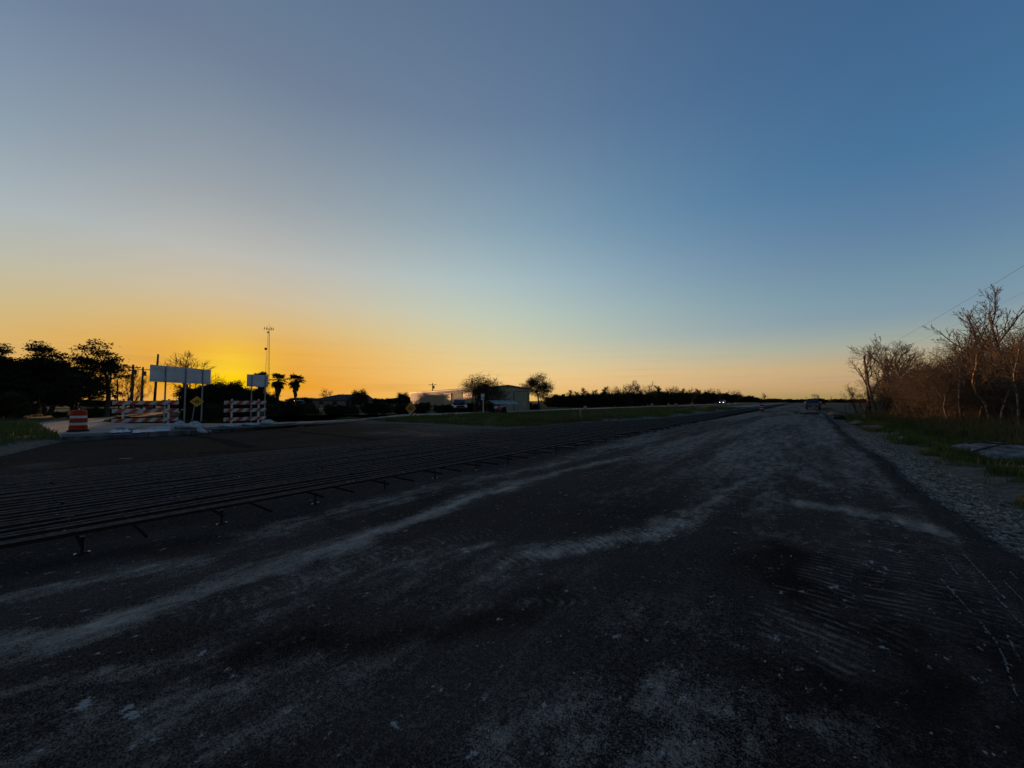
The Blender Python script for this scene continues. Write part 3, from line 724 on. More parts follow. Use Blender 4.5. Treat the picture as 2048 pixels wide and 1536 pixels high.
tag(ob('loose_stones', stones('loose_stones', np.stack([xx, yy, S * .3 + .004], 1), S, None), 'chip'), 'scattered tiny pebbles lying on the black road', 'pebbles', kind='stuff')

def rock(name, label, loc, size, m, seed, sub=3, cat='rock', flat=.6, rz=0.0, group=None, rough=.35):
    bm = bmesh.new(); bmesh.ops.create_icosphere(bm, subdivisions=sub, radius=1)
    r = random.Random(seed); off = Vector((r.uniform(0, 50), r.uniform(0, 50), r.uniform(0, 50)))
    from mathutils import noise as mn
    for v in bm.verts:
        d = 1 + rough * mn.noise(v.co * 1.4 + off) + rough * .5 * mn.noise(v.co * 3.5 + off) + rough * .25 * mn.noise(v.co * 8 + off)
        v.co = v.co * d
        if v.co.z < -.25: v.co.z = -.25
    me = bpy.data.meshes.new(name); bm.to_mesh(me); bm.free()
    for p in me.polygons: p.use_smooth = True
    o = ob(name, me, m, None, loc, rz); o.scale = size
    return tag(o, label, cat, group)

# ------------------------------------------------------------------ grass
def blades(name, x, y, h, w_, m, lean=.5, zoff=0.0):
    k = len(x); r = np.random.default_rng(abs(hash(name)) % 1000 if False else len(name))
    z = hz(x, y) + zoff; a_ = r.uniform(0, 2 * PI, k); la = r.uniform(0, 2 * PI, k); le = r.uniform(.05, lean, k) * h
    dx, dy = np.cos(a_) * w_ / 2, np.sin(a_) * w_ / 2
    lx, ly = np.cos(la) * le, np.sin(la) * le
    A = np.stack([x - dx, y - dy, z - .02], 1); B = np.stack([x + dx, y + dy, z - .02], 1)
    C = np.stack([x + dx * .7 + lx * .35, y + dy * .7 + ly * .35, z + h * .6], 1); D = np.stack([x - dx * .7 + lx * .35, y - dy * .7 + ly * .35, z + h * .6], 1)
    E_ = np.stack([x + lx, y + ly, z + h], 1)
    V = np.stack([A, B, C, D, E_], 1).reshape(-1, 3); b_ = np.arange(k)[:, None] * 5
    return mesh_np(name, V, [b_ + np.array([0, 1, 2, 3]), b_ + np.array([3, 2, 4])])
def scatter(k, x0, x1, y0, y1, dens):
    x = rng.uniform(x0, x1, k); y = y0 + (y1 - y0) * rng.random(k) ** 1.5
    keep = rng.random(k) < dens(x, y); return x[keep], y[keep]
x, y = scatter(170000, 2.3, 8.5, 7, 60, lambda x, y: sstep(2.55, 3.2, x + (fbm(x * 1.1, y * 1.1) - .5) * 1.6 - np.interp(y, [8, 30, 60], [.1, -.2, -.5])) * (.06 + .94 * sstep(.42, .55, fbm(x * .9 + 3, y * .9))))
hgt = (.10 + .22 * rng.random(len(x))) * (.5 + 1.0 * fbm(x * .7, y * .7 + 8)) * np.interp(x, [3, 4.5, 7], [.8, 1.0, 1.5])
tag(ob('verge_grass', blades('verge_grass', x, y, hgt, .012 + .010 * rng.random(len(x)), None, .7), 'grass_green'), 'green grass growing on the verge between gravel and thicket', 'grass', kind='stuff')
x, y = scatter(32000, 4.6, 13, 12, 75, lambda x, y: sstep(5.2, 7.0, x + (fbm(x * .7, y * .7) - .5) * 2) * .9)
tag(ob('dry_grass', blades('dry_grass', x, y, .35 + .65 * rng.random(len(x)) * (.6 + fbm(x * .6, y * .6)), .012, None, .5), 'grass_dry'), 'tall dry brown grass at the foot of the thicket', 'dry grass', kind='stuff')
def med(x, y):
    ok = ~inpoly(x, y, APRON) & ~inpoly(x, y, CONC) & (x < xleft(y) - 1.1) & ((x > -28.0) | (y < 14)) 
    return ok * (.12 + .88 * sstep(.36, .54, fbm(x * .6 + 3, y * .6))) * (x > -40)
x, y = scatter(150000, -28.5, -9, 15, 85, med)
hgt = (.10 + .16 * rng.random(len(x))) * (.45 + 1.1 * fbm(x * .5, y * .5 + 8))
tag(ob('median_grass', blades('median_grass', x, y, hgt, .03 + .02 * rng.random(len(x)), None, .7), 'grass_green'), 'green grass covering the median between bar mat and concrete road', 'grass', kind='stuff')
x, y = scatter(9000, -16, -11, 22, 34, lambda x, y: med(x, y) * .5)
tag(ob('tall_dry_grass', blades('tall_dry_grass', x, y, .25 + .35 * rng.random(len(x)), .022, None, .5), 'grass_dry'), 'pale dry grass tufts around the survey stake in the median', 'dry grass', kind='stuff')
x, y = scatter(26000, -40, -16, -9, 10, lambda x, y: ~inpoly(x, y, APRON) & ~inpoly(x, y, CONC) & (dpoly(x, y, [(-15.6, -9), (-17.6, 0), G(120, 887), G(190, 880)]) > .9))
tag(ob('bank_grass', blades('bank_grass', x, y, .12 + .2 * rng.random(len(x)), .03, None, .7), 'grass_green'), 'low grass bank beside the traffic drum', 'grass', kind='stuff')

# ------------------------------------------------------------------ trees
def tubes(segs, sides=4):
    """segs: array (n, 8) p0 p1 r0 r1 -> vertices and quads"""
    S = np.asarray(segs, float); p0, p1, r0, r1 = S[:, 0:3], S[:, 3:6], S[:, 6], S[:, 7]
    d = p1 - p0; d /= np.linalg.norm(d, axis=1, keepdims=True) + 1e-9
    a_ = np.where(np.abs(d[:, 2:3]) < .9, np.array([[0, 0, 1.0]]), np.array([[1.0, 0, 0]]))
    u = np.cross(d, a_); u /= np.linalg.norm(u, axis=1, keepdims=True) + 1e-9; w_ = np.cross(d, u)
    t = np.arange(sides) * 2 * PI / sides
    ring = u[:, None] * np.cos(t)[None, :, None] + w_[:, None] * np.sin(t)[None, :, None]
    V = np.concatenate([p0[:, None] + ring * r0[:, None, None], p1[:, None] + ring * r1[:, None, None]], 1)
    i = np.arange(sides); j = (i + 1) % sides
    Fq = np.stack([i, j, j + sides, i + sides], 1)[None] + (np.arange(len(S)) * 2 * sides)[:, None, None]
    return V.reshape(-1, 3), Fq.reshape(-1, 4)

def grow(seed, height, levels=4, trunk_r=.12, stems=1, clear=.3, spread=.9, kids=(5, 5, 4, 4), ratio=.55, up=.15, wander=.18, lean=(0, 0), nseg=(7, 5, 4, 3, 2), droop=0.0, minr=.004, top=.75):
    """returns (segments by level, twig end points)"""
    r = np.random.default_rng(seed); out = []; tips = []
    def branch(p, d, length, rad, lv):
        k = nseg[min(lv, len(nseg) - 1)]; st = length / k; pts = [p]; dirs = [d]
        for i in range(k):
            d = d + r.normal(size=3) * wander * (1.0 if lv else .55); d[2] += up * (1 if lv else .3) - droop * lv * .3
            d = d / np.linalg.norm(d); p = p + d * st; pts.append(p); dirs.append(d)
        end = rad * (.45 if lv else .35)
        for i in range(k):
            a_ = max(minr, rad + (end - rad) * i / k); b_ = max(minr, rad + (end - rad) * (i + 1) / k)
            out.append((*pts[i], *pts[i + 1], a_, b_, lv))
        if lv >= levels:
            tips.append(pts[-1]); tips.append(pts[len(pts) // 2]); return
        nk = kids[min(lv, len(kids) - 1)]; nk = max(2, int(round(nk * r.uniform(.75, 1.25))))
        for c in range(nk):
            t = (clear + (1 - clear) * (c + r.random()) / nk) if lv == 0 else (.2 + .8 * (c + r.random()) / nk)
            q = t * k; i = min(int(q), k - 1); f = q - i; bp_ = pts[i] * (1 - f) + pts[i + 1] * f; bd = dirs[i]
            ax = r.normal(size=3); ax -= bd * ax.dot(bd); ax /= np.linalg.norm(ax) + 1e-9
            ang = spread * r.uniform(.6, 1.15) * (1 if t < .9 else .5)
            nd = bd * math.cos(ang) + ax * math.sin(ang)
            if lv == 0 and nd[2] < .05: nd[2] = abs(nd[2]) + .05
            nd /= np.linalg.norm(nd)
            rr = max(minr, (rad + (end - rad) * t) * r.uniform(.5, .72))
            branch(bp_, nd, length * ratio * r.uniform(.75, 1.2) * (1.15 - .35 * t), rr, lv + 1)
    for s_ in range(stems):
        a_ = 2 * PI * s_ / stems + r.uniform(-.5, .5); off = .12 * stems ** .5 if stems > 1 else 0
        tilt = .28 if stems > 1 else .04
        d0 = np.array([math.cos(a_) * tilt * r.uniform(.4, 1.3) + lean[0], math.sin(a_) * tilt * r.uniform(.4, 1.3) + lean[1], 1.0]); d0 /= np.linalg.norm(d0)
        branch(np.array([math.cos(a_) * off, math.sin(a_) * off, -.08]), d0, height * top * r.uniform(.85, 1.1), trunk_r * r.uniform(.8, 1.1), 0)
    return np.array(out), np.array(tips)

def split_wood(S, cut=2):
    a_ = S[S[:, 8] < cut]; b_ = S[S[:, 8] >= cut]
    return a_[:, :8], b_[:, :8]
def leafcloud(P, per, rad, size, seed, flatz=.7, asp=.5):
    r = np.random.default_rng(seed); k = len(P) * per
    C = np.repeat(P, per, 0) + r.normal(size=(k, 3)) * rad * np.array([1, 1, flatz])
    u = r.normal(size=(k, 3)); u /= np.linalg.norm(u, axis=1, keepdims=True); v = np.cross(u, r.normal(size=(k, 3))); v /= np.linalg.norm(v, axis=1, keepdims=True)
    s_ = size * r.uniform(.6, 1.3, (k, 1))
    V = np.stack([C - u * s_, C + v * s_ * asp, C + u * s_, C - v * s_ * asp], 1)
    return V.reshape(-1, 3), np.arange(k * 4).reshape(-1, 4)

def tree_meshes(seed, bark='bark_dark', twig='twig_brown', leaves=None, cut=2, sides=(6, 3), **kw):
    S, tips = grow(seed, **kw); a_, b_ = split_wood(S, cut)
    tm = mesh_np('trunk', *tubes(a_, sides[0]), True); tm.materials.append(MATS[bark])
    V, Fq = tubes(b_, sides[1]); mats_ = [twig]; fs = [Fq]; ncount = len(Fq)
    if leaves:
        per, rad, size, lm, flatz = leaves
        LV, LF = leafcloud(tips, per, rad, size, seed + 5, flatz); LF = LF + len(V); V = np.concatenate([V, LV]); fs = [Fq, LF]; mats_.append(lm)
    cmx = mesh_np('crown', V, fs)
    for q in mats_: cmx.materials.append(MATS[q])
    if leaves:
        mi = np.zeros(len(cmx.polygons), np.int32); mi[ncount:] = 1; cmx.polygons.foreach_set('material_index', mi)
    zmax = max(S[:, 5].max(), V[:, 2].max())
    return tm, cmx, zmax
def plant(name, label, cat, meshes, px, d, top_py=None, h=None, rz=0.0, group=None, z=None, sxy=1.0):
    x_, y_ = W(px, d); zz = zat(x_, y_) if z is None else z
    if h is None: h = ZP(top_py, d) - zz
    t = thing(name, label, cat, (x_, y_, zz), rz, group); s_ = h / meshes[2]; t.scale = (s_ * sxy, s_ * sxy, s_)
    ob('trunk', meshes[0], None, t); ob('crown', meshes[1], None, t)
    return t

# dense dark evergreens at the left
oakA = tree_meshes(21, height=8, levels=3, trunk_r=.28, stems=2, clear=.25, spread=.95, kids=(7, 6, 5), ratio=.55, up=.06, leaves=(22, .36, .14, 'leaf_dark', .28))
oakB = tree_meshes(22, height=8, levels=3, trunk_r=.30, stems=3, clear=.12, spread=1.05, kids=(8, 6, 5), ratio=.55, up=.05, leaves=(24, .40, .15, 'leaf_dark', .35))
oakC = tree_meshes(23, height=8, levels=3, trunk_r=.25, stems=1, clear=.55, spread=.95, kids=(8, 6, 5), ratio=.45, up=.10, wander=.22, top=.85, leaves=(9, .25, .11, 'leaf_dark', .35))
plant('evergreen_tree', 'dark leafy evergreen with a flat raised top behind the traffic drum', 'tree', oakA, 98, 40, 682, rz=1.0, sxy=1.1)
plant('evergreen_tree', 'dense broad dark evergreen rising over the low grass bank', 'tree', oakB, 14, 38, 712, rz=2.1, sxy=1.4)
plant('evergreen_tree', 'low wide dark evergreen between the tall evergreens', 'tree', oakB, 62, 46, 712, rz=.4, sxy=1.5)
plant('evergreen_tree', 'dark evergreen leaning out over the traffic drum', 'tree', oakA, 150, 36, 722, rz=3.3, sxy=1.3)
plant('evergreen_tree', 'ragged tall evergreen rising at the edge of the dark grove', 'tree', oakA, -30, 46, 680, rz=4.0)
plant('flat_topped_tree', 'tall open tree with forked trunk and flat dark tufts of foliage', 'tree', oakC, 216, 37, 674, rz=.6, sxy=1.15)
bareA = tree_meshes(31, height=8, bark='bark_dark', levels=4, trunk_r=.16, stems=2, clear=.25, spread=.62, kids=(6, 5, 4, 4), ratio=.56, up=.10, minr=.012)
bareB = tree_meshes(32, height=8, bark='bark_dark', levels=4, trunk_r=.20, stems=1, clear=.35, spread=.72, kids=(8, 6, 5, 4), ratio=.58, up=.10, minr=.012)
bareC = tree_meshes(33, height=7, bark='bark_dark', levels=4, trunk_r=.10, stems=4, clear=.2, spread=.6, kids=(5, 4, 4, 3), ratio=.55, up=.10, minr=.012)
plant('bare_tree', 'wide bare tree standing behind the long blank sign', 'tree', bareB, 375, 55, 694, rz=.5, sxy=1.25)
plant('bare_tree', 'sparse bare tree between the flat-topped tree and the twin poles', 'tree', bareA, 246, 42, 728, rz=1.4)
plant('bare_tree', 'slender bare tree just behind the twin utility poles', 'tree', bareC, 268, 50, 742, rz=.3)
bushA = tree_meshes(41, height=4, levels=3, trunk_r=.12, stems=5, clear=.05, spread=1.0, kids=(7, 6, 5), ratio=.55, up=.05, leaves=(14, .24, .10, 'leaf_dark', .8))
bushB = tree_meshes(42, height=4, levels=3, trunk_r=.12, stems=4, clear=.1, spread=.95, kids=(7, 6, 5), ratio=.55, up=.05, leaves=(10, .25, .10, 'leaf_olive', .8))
plant('evergreen_bush', 'big dark round bush hiding the setting sun between the two signs', 'bush', bushA, 440, 52, 757, rz=.2, sxy=1.35)
plant('evergreen_bush', 'dark bush directly behind the long blank sign', 'bush', bushA, 405, 56, 766, rz=2.2, sxy=1.2)
plant('evergreen_bush', 'dark bush standing behind the small blank sign', 'bush', bushA, 495, 56, 768, rz=4.1, sxy=1.2)
plant('evergreen_bush', 'dark bush at the foot of the palms', 'bush', bushB, 545, 60, 780, rz=1.1, sxy=1.2)
low = 'low dark scrub in the row behind the concrete road'
for k, (px, d, py) in enumerate(((40, 34, 780), (185, 34, 812), (10, 32, 780), (120, 34, 822), (150, 33, 824), (215, 38, 814), (240, 40, 816), (585, 62, 800), (622, 66, 803), (612, 58, 806), (660, 60, 806), (700, 58, 807), (742, 56, 806), (560, 55, 803), (780, 60, 804), (850, 62, 803), (300, 48, 812), (350, 50, 812), (470, 48, 808), (520, 50, 806))):
    plant('scrub_bush', low, 'bush', bushA if k % 2 else bushB, px, d, py, rz=k * 1.7, group='low dark scrub behind the concrete road', sxy=1.5)
for k in range(26):
    y_ = 8.5 + k * 1.75; x_ = -34.6 - 1.2 * ((k * 7) % 5) / 5 - (1.5 if k < 6 else 0); t_ = (bushA, bushB)[k % 2]
    o_ = thing('roadside_shrub', 'low dark shrub in the row along the far side of the concrete road', 'shrub', (x_, y_, zat(x_, y_)), k * 1.3, 'shrubs along the concrete road'); s_ = (1.15 + .35 * ((k * 13) % 7) / 7) / t_[2]; o_.scale = (s_ * 1.5, s_ * 1.5, s_)
    ob('trunk', t_[0], None, o_); ob('crown', t_[1], None, o_)
# palms
def palm(name, label, px, d, top_py, seed, skirt=True):
    x_, y_ = W(px, d); t = thing(name, label, 'palm tree', (x_, y_, zat(x_, y_))); h = ZP(top_py, d) - zat(x_, y_); r = random.Random(seed); hc = h * .84
    mb = MB(); mb.tube([(0, 0, -.1), (.02, 0, hc * .5), (0, .03, hc)], [.20, .16, .15], 9); mb.build('trunk', 'palm_dead', t, smooth=True)
    sk = MB()
    for k in range(150):
        a_ = r.uniform(0, 2 * PI); z0 = hc - .1 - r.random() ** 1.2 * h * .38; f = (z0 - (hc - h * .4)) / (h * .4); ro = .20 + .55 * max(0, f) * r.uniform(.6, 1.1); ln = r.uniform(.4, .75)
        c_, s_ = math.cos(a_), math.sin(a_); w_ = .07
        sk.add([(c_ * .12 - s_ * w_, s_ * .12 + c_ * w_, z0), (c_ * .12 + s_ * w_, s_ * .12 - c_ * w_, z0), (c_ * ro + s_ * w_, s_ * ro - c_ * w_, z0 - ln * .5), (c_ * ro * .8, s_ * ro * .8, z0 - ln)], [(0, 1, 2, 3)])
    sk.build('dead_frond_skirt', 'palm_dead', t)
    for k in range(36):
        a_ = k * 2.4 + r.uniform(-.2, .2); el = r.uniform(-1.15, 1.3); L_ = h * r.uniform(.09, .15); mb = MB()
        dirv = Vector((math.cos(a_) * math.cos(el), math.sin(a_) * math.cos(el), math.sin(el))); o_ = Vector((0, 0, hc)); e_ = o_ + dirv * L_
        mb.tube([o_, o_ + dirv * L_ * .5 + Vector((0, 0, .05)), e_], .018, 4)
        side = dirv.cross(Vector((0, 0, 1)))
        side = side.normalized() if side.length > .05 else Vector((1, 0, 0))
        upv = side.cross(dirv).normalized()
        for q in range(15):
            b_ = (q / 14 - .5) * 2.9; v = dirv * math.cos(b_) + side * math.sin(b_) + upv * r.uniform(-.1, .1); ln = h * .13 * (.65 + .5 * math.cos(b_ * .8)); tip = e_ + v * ln + Vector((0, 0, -.10 * ln - .12 * r.random()))
            nrm_ = upv * .03; sd = v.cross(upv).normalized() * .03
            mb.add([e_ - sd * .5, e_ + v * ln * .55 + sd * 2, tip, e_ + v * ln * .55 - sd * 2], [(0, 1, 2, 3)])
        mb.build('frond', 'palm_green', t)
palm('fan_palm', 'fan palm with dead frond skirt next to the small blank sign', 556, 60, 749, 1)
palm('fan_palm', 'free standing fan palm with thick skirt, apart from the signs', 591, 61, 749, 2)
palm('fan_palm', 'fan palm whose top shows over the small blank sign', 522, 60, 747, 3)
# trees further along
plant('bare_tree', 'small bare tree glowing beside the dark hipped house', 'tree', bareC, 655, 95, 773, rz=.9, sxy=1.6)
plant('round_tree', 'round dark half-bare tree at the end of the dark house', 'tree', bushB, 724, 85, 776, rz=.3, sxy=1.3)
plant('round_tree', 'round dark tree behind the orange diamond sign', 'tree', bushB, 805, 85, 782, rz=2.0, sxy=1.3)
plant('round_tree', 'dark low tree at the far corner of the metal building', 'tree', bushA, 848, 120, 788, rz=2.9, sxy=1.4)
oakD = tree_meshes(52, height=6, bark='bark_dark', levels=4, trunk_r=.24, stems=1, clear=.64, spread=1.15, kids=(9, 6, 5, 3), ratio=.80, up=.05, wander=.15, top=.5, minr=.01, leaves=(6, .22, .065, 'leaf_dark', .5))
oakE = tree_meshes(53, height=6, bark='bark_dark', levels=4, trunk_r=.22, stems=1, clear=.62, spread=1.1, kids=(9, 6, 5, 3), ratio=.68, up=.04, wander=.16, top=.55, minr=.01, leaves=(11, .22, .065, 'leaf_dark', .6))
plant('oak_tree', 'spreading thin-leaved oak in front of the metal building', 'tree', oakD, 950, 47, 737, rz=.4, sxy=1.2)
plant('oak_tree', 'rounder oak standing free between the metal building and the conifers', 'tree', oakE, 1079, 60, 742, rz=1.9, sxy=1.15)
# the wood behind the far road
conA = tree_meshes(61, height=6, levels=2, trunk_r=.14, stems=1, clear=.1, spread=1.25, kids=(34, 6), ratio=.30, up=.03, wander=.08, nseg=(9, 3, 2), top=.95, leaves=(10, .22, .12, 'needle', .6))
con_l = 'dark conifer in the wood beyond the concrete road'; bar_l = 'leafless grey tree in the wood beyond the concrete road'; sc_l = 'dark leafy tree in the wood beyond the concrete road'; gw = 'wood beyond the concrete road'
for k, (px, d, py) in enumerate(((1107, 95, 788), (1122, 98, 787), (1140, 96, 779), (1158, 94, 782), (1171, 98, 775), (1186, 96, 779), (1205, 98, 772), (1215, 99, 784), (1322, 130, 770), (1129, 97, 788), (1240, 104, 782), (1362, 150, 776), (1400, 170, 778), (1285, 112, 778))):
    plant('conifer', con_l, 'conifer', conA, px, d, py, rz=k * 1.3, group='conifers in the ' + gw, sxy=1.15)
r = random.Random(9)
for k, (px, py) in enumerate(((1226, 778), (1238, 776), (1251, 764), (1262, 770), (1276, 764), (1290, 766), (1300, 780), (1310, 782), (1334, 776), (1345, 776), (1356, 778), (1372, 778), (1384, 782), (1395, 780), (1410, 780), (1422, 781), (1438, 782), (1448, 784), (1472, 784), (1480, 788), (1495, 793))):
    d = min(330, r.uniform(37, 43) / (.604 - .001035 * (px - 1024)))
    plant('bare_woodland_tree', bar_l, 'tree', (bareA, bareB, bareC)[k % 3], px, d, py - 5, rz=k * 2.1, group='bare trees in the ' + gw, sxy=.9 if k % 3 else 1.1)
for k in range(46):
    px = 1100 + k * 9.4 + r.uniform(-4, 4); d = max(88, min(330, r.uniform(36, 44) / (.604 - .001035 * (px - 1024)))); py = np.interp(px, [1100, 1200, 1330, 1420, 1480, 1530], [790, 785, 782, 784, 790, 797]) + r.uniform(-2.5, 2.5)
    plant('woodland_tree', sc_l, 'tree', (bushA, bushB)[k % 2], px, d, float(py), rz=k * 1.9, group='leafy trees in the ' + gw, sxy=1.35)
plant('bare_tree', 'lone bare tree beside the far end of the bar mat', 'tree', bareB, 1529, 190, 785, rz=2)
plant('bare_tree', 'bare tree over the parked pickup', 'tree', bareA, 1634, 240, 786, rz=1)
plant('round_tree', 'dark round clump beyond the parked pickup', 'tree', bushA, 1640, 200, 795, rz=1, sxy=1.3)
for k in range(26):
    px = 1500 + k * 9 + r.uniform(-3, 3); d = 330 + r.uniform(-30, 60)
    plant('far_tree', 'tiny dark tree on the horizon at the end of the road', 'tree', (bushA, bushB)[k % 2], px, d, 797.5 + r.uniform(-1.5, 1.5), rz=k * 1.3, group='trees on the horizon', sxy=2.2)
for k in range(22):
    px = 590 + k * 14 + r.uniform(-4, 4); d = 170 + r.uniform(-20, 30)
    plant('far_tree', 'dark far tree low behind the house and scrub', 'tree', (bushA, bushB)[k % 2], px, d, 796 + r.uniform(-3, 2), rz=k * 1.3, group='far trees behind the house', sxy=2.8)  # crowns widened to overlap and hold back the low sun
for k in range(34):  # row added to close gaps where the low sun reaches the road
    px = -120 + k * 21 + r.uniform(-4, 4); d = 110 + r.uniform(-20, 30)
    plant('far_tree', 'dark far tree added low behind the signs to block the sun', 'tree', (bushA, bushB)[k % 2], px, d, 800 + r.uniform(-3, 2), rz=k * 1.3, group='added far trees blocking the sun', sxy=2.8)

# ------------------------------------------------------------------ the thicket on the right
thA = [tree_meshes(70 + k, height=6, bark='bark_pale', twig='twig_red', levels=4, trunk_r=.11, stems=1, clear=.3, spread=.85, kids=(9, 6, 4, 3), ratio=.46, up=.06, wander=.34, lean=(-.12 + .08 * k, .08 * (k % 2)), minr=.0055, cut=1, top=.9, sides=(7, 3)) for k in range(4)]
thB = [tree_meshes(80 + k, height=4, bark='bark_grey', twig='twig_red', levels=3, trunk_r=.03, stems=8, clear=.06, spread=.95, kids=(9, 6, 4), ratio=.52, up=.04, wander=.30, minr=.005, cut=1, sides=(5, 3)) for k in range(4)]
r = random.Random(17)
gp = 'pale trunked thicket trees'; gs = 'tangled shrubs of the thicket'
def plant_xy(name, label, cat, meshes, x_, y_, h, rz, group, sxy=1.0):
    t = thing(name, label, cat, (x_, y_, zat(x_, y_)), rz, group); s_ = h / meshes[2]; t.scale = (s_ * sxy, s_ * sxy, s_)
    ob('trunk', meshes[0], None, t); ob('crown', meshes[1], None, t)
    return t
for k, (px, d, h) in enumerate(((1898, 28, 6.2), (1925, 26.4, 5.6), (1952, 26.5, 6.0), (1972, 24, 5.6), (2002, 22.5, 5.8), (2036, 20.5, 5.4), (2060, 21, 6), (1880, 31, 6.2), (1940, 29, 6.6), (1985, 26, 6.2), (2020, 24.5, 6.0), (1860, 35, 6.5), (1912, 31.5, 6.6), (1965, 30, 6.8), (2045, 25, 6.6), (1840, 39, 6.5))):
    x_, y_ = W(px, d)
    plant_xy('thicket_tree', 'thin pale-barked bare tree in the tangled thicket', 'tree', thA[k % 4], x_, y_, h, k * 1.9, gp, .85)
for k in range(14):
    x_, y_ = W(1840 + k * 17 + r.uniform(-6, 6), 33 - k * .9 + r.uniform(-1, 2.5))
    plant_xy('thicket_shrub', 'tangled leafless red-brown shrub in the roadside thicket', 'shrub', thB[k % 4], x_, y_, r.uniform(3.2, 4.6), r.uniform(0, 6.3), gs, .9)
for k in range(66):
    y_ = 27 + 52 * (k / 66) + r.uniform(-.6, .6); x_ = np.interp(y_, [27, 46, 52, 80], [11.0, 11.2, 10.0, 9.4]) + r.uniform(-.6, 3.4); h = np.interp(y_, [27, 40, 55, 80], [5.2, 6.0, 6.2, 5.0]) * r.uniform(.75, 1.15)
    plant_xy('thicket_shrub', 'tangled leafless red-brown shrub in the roadside thicket', 'shrub', thB[k % 4], x_, y_, h, r.uniform(0, 6.3), gs, .95)
thC = tree_meshes(95, height=8, bark='bark_grey', twig='twig_brown', levels=4, trunk_r=.16, stems=1, clear=.40, spread=.75, kids=(9, 6, 5, 4), ratio=.42, up=.10, wander=.13, minr=.008, cut=2)
thD = tree_meshes(96, height=8, bark='bark_grey', twig='twig_brown', levels=4, trunk_r=.20, stems=3, clear=.28, spread=.65, kids=(7, 6, 5, 3), ratio=.55, up=.10, wander=.20, minr=.010, cut=2)
plant('tall_bare_tree', 'tall bare tree rising out of the middle of the thicket', 'tree', thC, 1908, 30, 612, rz=.5, sxy=1.0)
plant('tall_bare_tree', 'tallest bare tree with thick trunk, behind the broken concrete slab', 'tree', thC, 2034, 23, 556, rz=2.7, sxy=.9)
plant('tall_bare_tree', 'wide bare tree beside the leaning utility pole', 'tree', thD, 1758, 50, 668, rz=1.0, sxy=1.15)
plant('tall_bare_tree', 'slim bare tree between the two tallest of the thicket', 'tree', thC, 1965, 27, 640, rz=4.4, sxy=.85)
plant('bare_tree', 'small bushy bare tree at the far end of the thicket', 'tree', bareC, 1712, 62, 764, rz=2)
plant('bare_tree', 'low bare tree under the leaning utility pole', 'tree', bareC, 1728, 54, 762, rz=5, sxy=1.2)

# ------------------------------------------------------------------ signs, barricades, drums
def drum(label, loc, rz=0.0, group=None, s_=1.0):
    t = thing('traffic_drum', label, 'traffic drum', loc, rz, group); t.scale = (s_,) * 3
    MB().lathe([(.33, 0), (.34, .02), (.34, .06), (.29, .075)], 18).build('rubber_base', 'rubber', t)
    seg = [(.285, .06, .27), (.272, .40, .57), (.255, .70, .92)]
    prof = [(.285, .06), (.285, .255), (.272, .27), (.272, .56), (.258, .575), (.256, .84), (.25, .90), (.20, .93), (.06, .935)]
    MB().lathe(prof, 24).build('drum_body', 'drum_orange', t, smooth=False)
    for z0, z1, rr in ((.275, .385, .2765), (.58, .685, .2625)):
        MB().lathe([(rr - .004, z0), (rr, z0 + .003), (rr, z1 - .003), (rr - .004, z1)], 24).build('reflective_band', 'band_white', t)
    hb = MB(); hb.box(-.05, .05, -.02, .02, .93, 1.0, .01); hb.build('handle', 'band_white', t)
    return t
dx_, dy_ = G(160, 862.5, CZ)
d0 = drum('orange and white traffic drum standing alone at the concrete edge', (dx_, dy_, CZ + .002))
for k, (px, d, lab) in enumerate(((1304, 80, None), (1337, 80, None), (1351, 80, None), (1384, 86, None))):
    x_, y_ = W(px, d); dup(d0, (x_, y_, zat(x_, y_)), k, label='orange traffic drum in the row along the concrete road', group='drums along the concrete road')
x_, y_ = W(1523, 56); dup(d0, (x_ , y_, 0), 1, label='orange traffic drum at the edge of the distant bar mat')
x_, y_ = W(1648, 72); dup(d0, (x_, y_, zat(x_, y_)), 2, label='orange traffic drum on the verge just past the pickup')

def barricade(label, A, B, h=1.42, ov=.33):
    A = Vector((*A, CZ)); B = Vector((*B, CZ)); d = B - A; ln = d.length; rz = math.atan2(d.y, d.x)
    t = thing('barricade', label, 'barricade', A, rz, 'striped barricades')
    for x0 in (0.0, ln):
        p = MB(); p.box(x0 - .035, x0 + .035, -.035, .035, .03, h + .02, .006); p.build('post', 'white_paint', t)
        p = MB(); p.box(x0 - .04, x0 + .04, -.65, .65, .0, .06, .008); p.build('foot', 'white_paint', t)
    for z0 in (.32, .80, 1.22):
        p = MB(); p.box(-ov, ln + ov, -.064, -.038, -.10, .10, .004); p.build('board', 'stripes', t, (0, 0, z0 + .02))
    return t
bA = barricade('longer red and white barricade with three striped boards beside the traffic drum', G(248, 854.5, CZ), G(338.5, 850.5, CZ), 1.42, .42)
bB = barricade('shorter red and white barricade under the small blank sign', G(464.5, 851, CZ), G(518, 848, CZ), 1.42, .42)

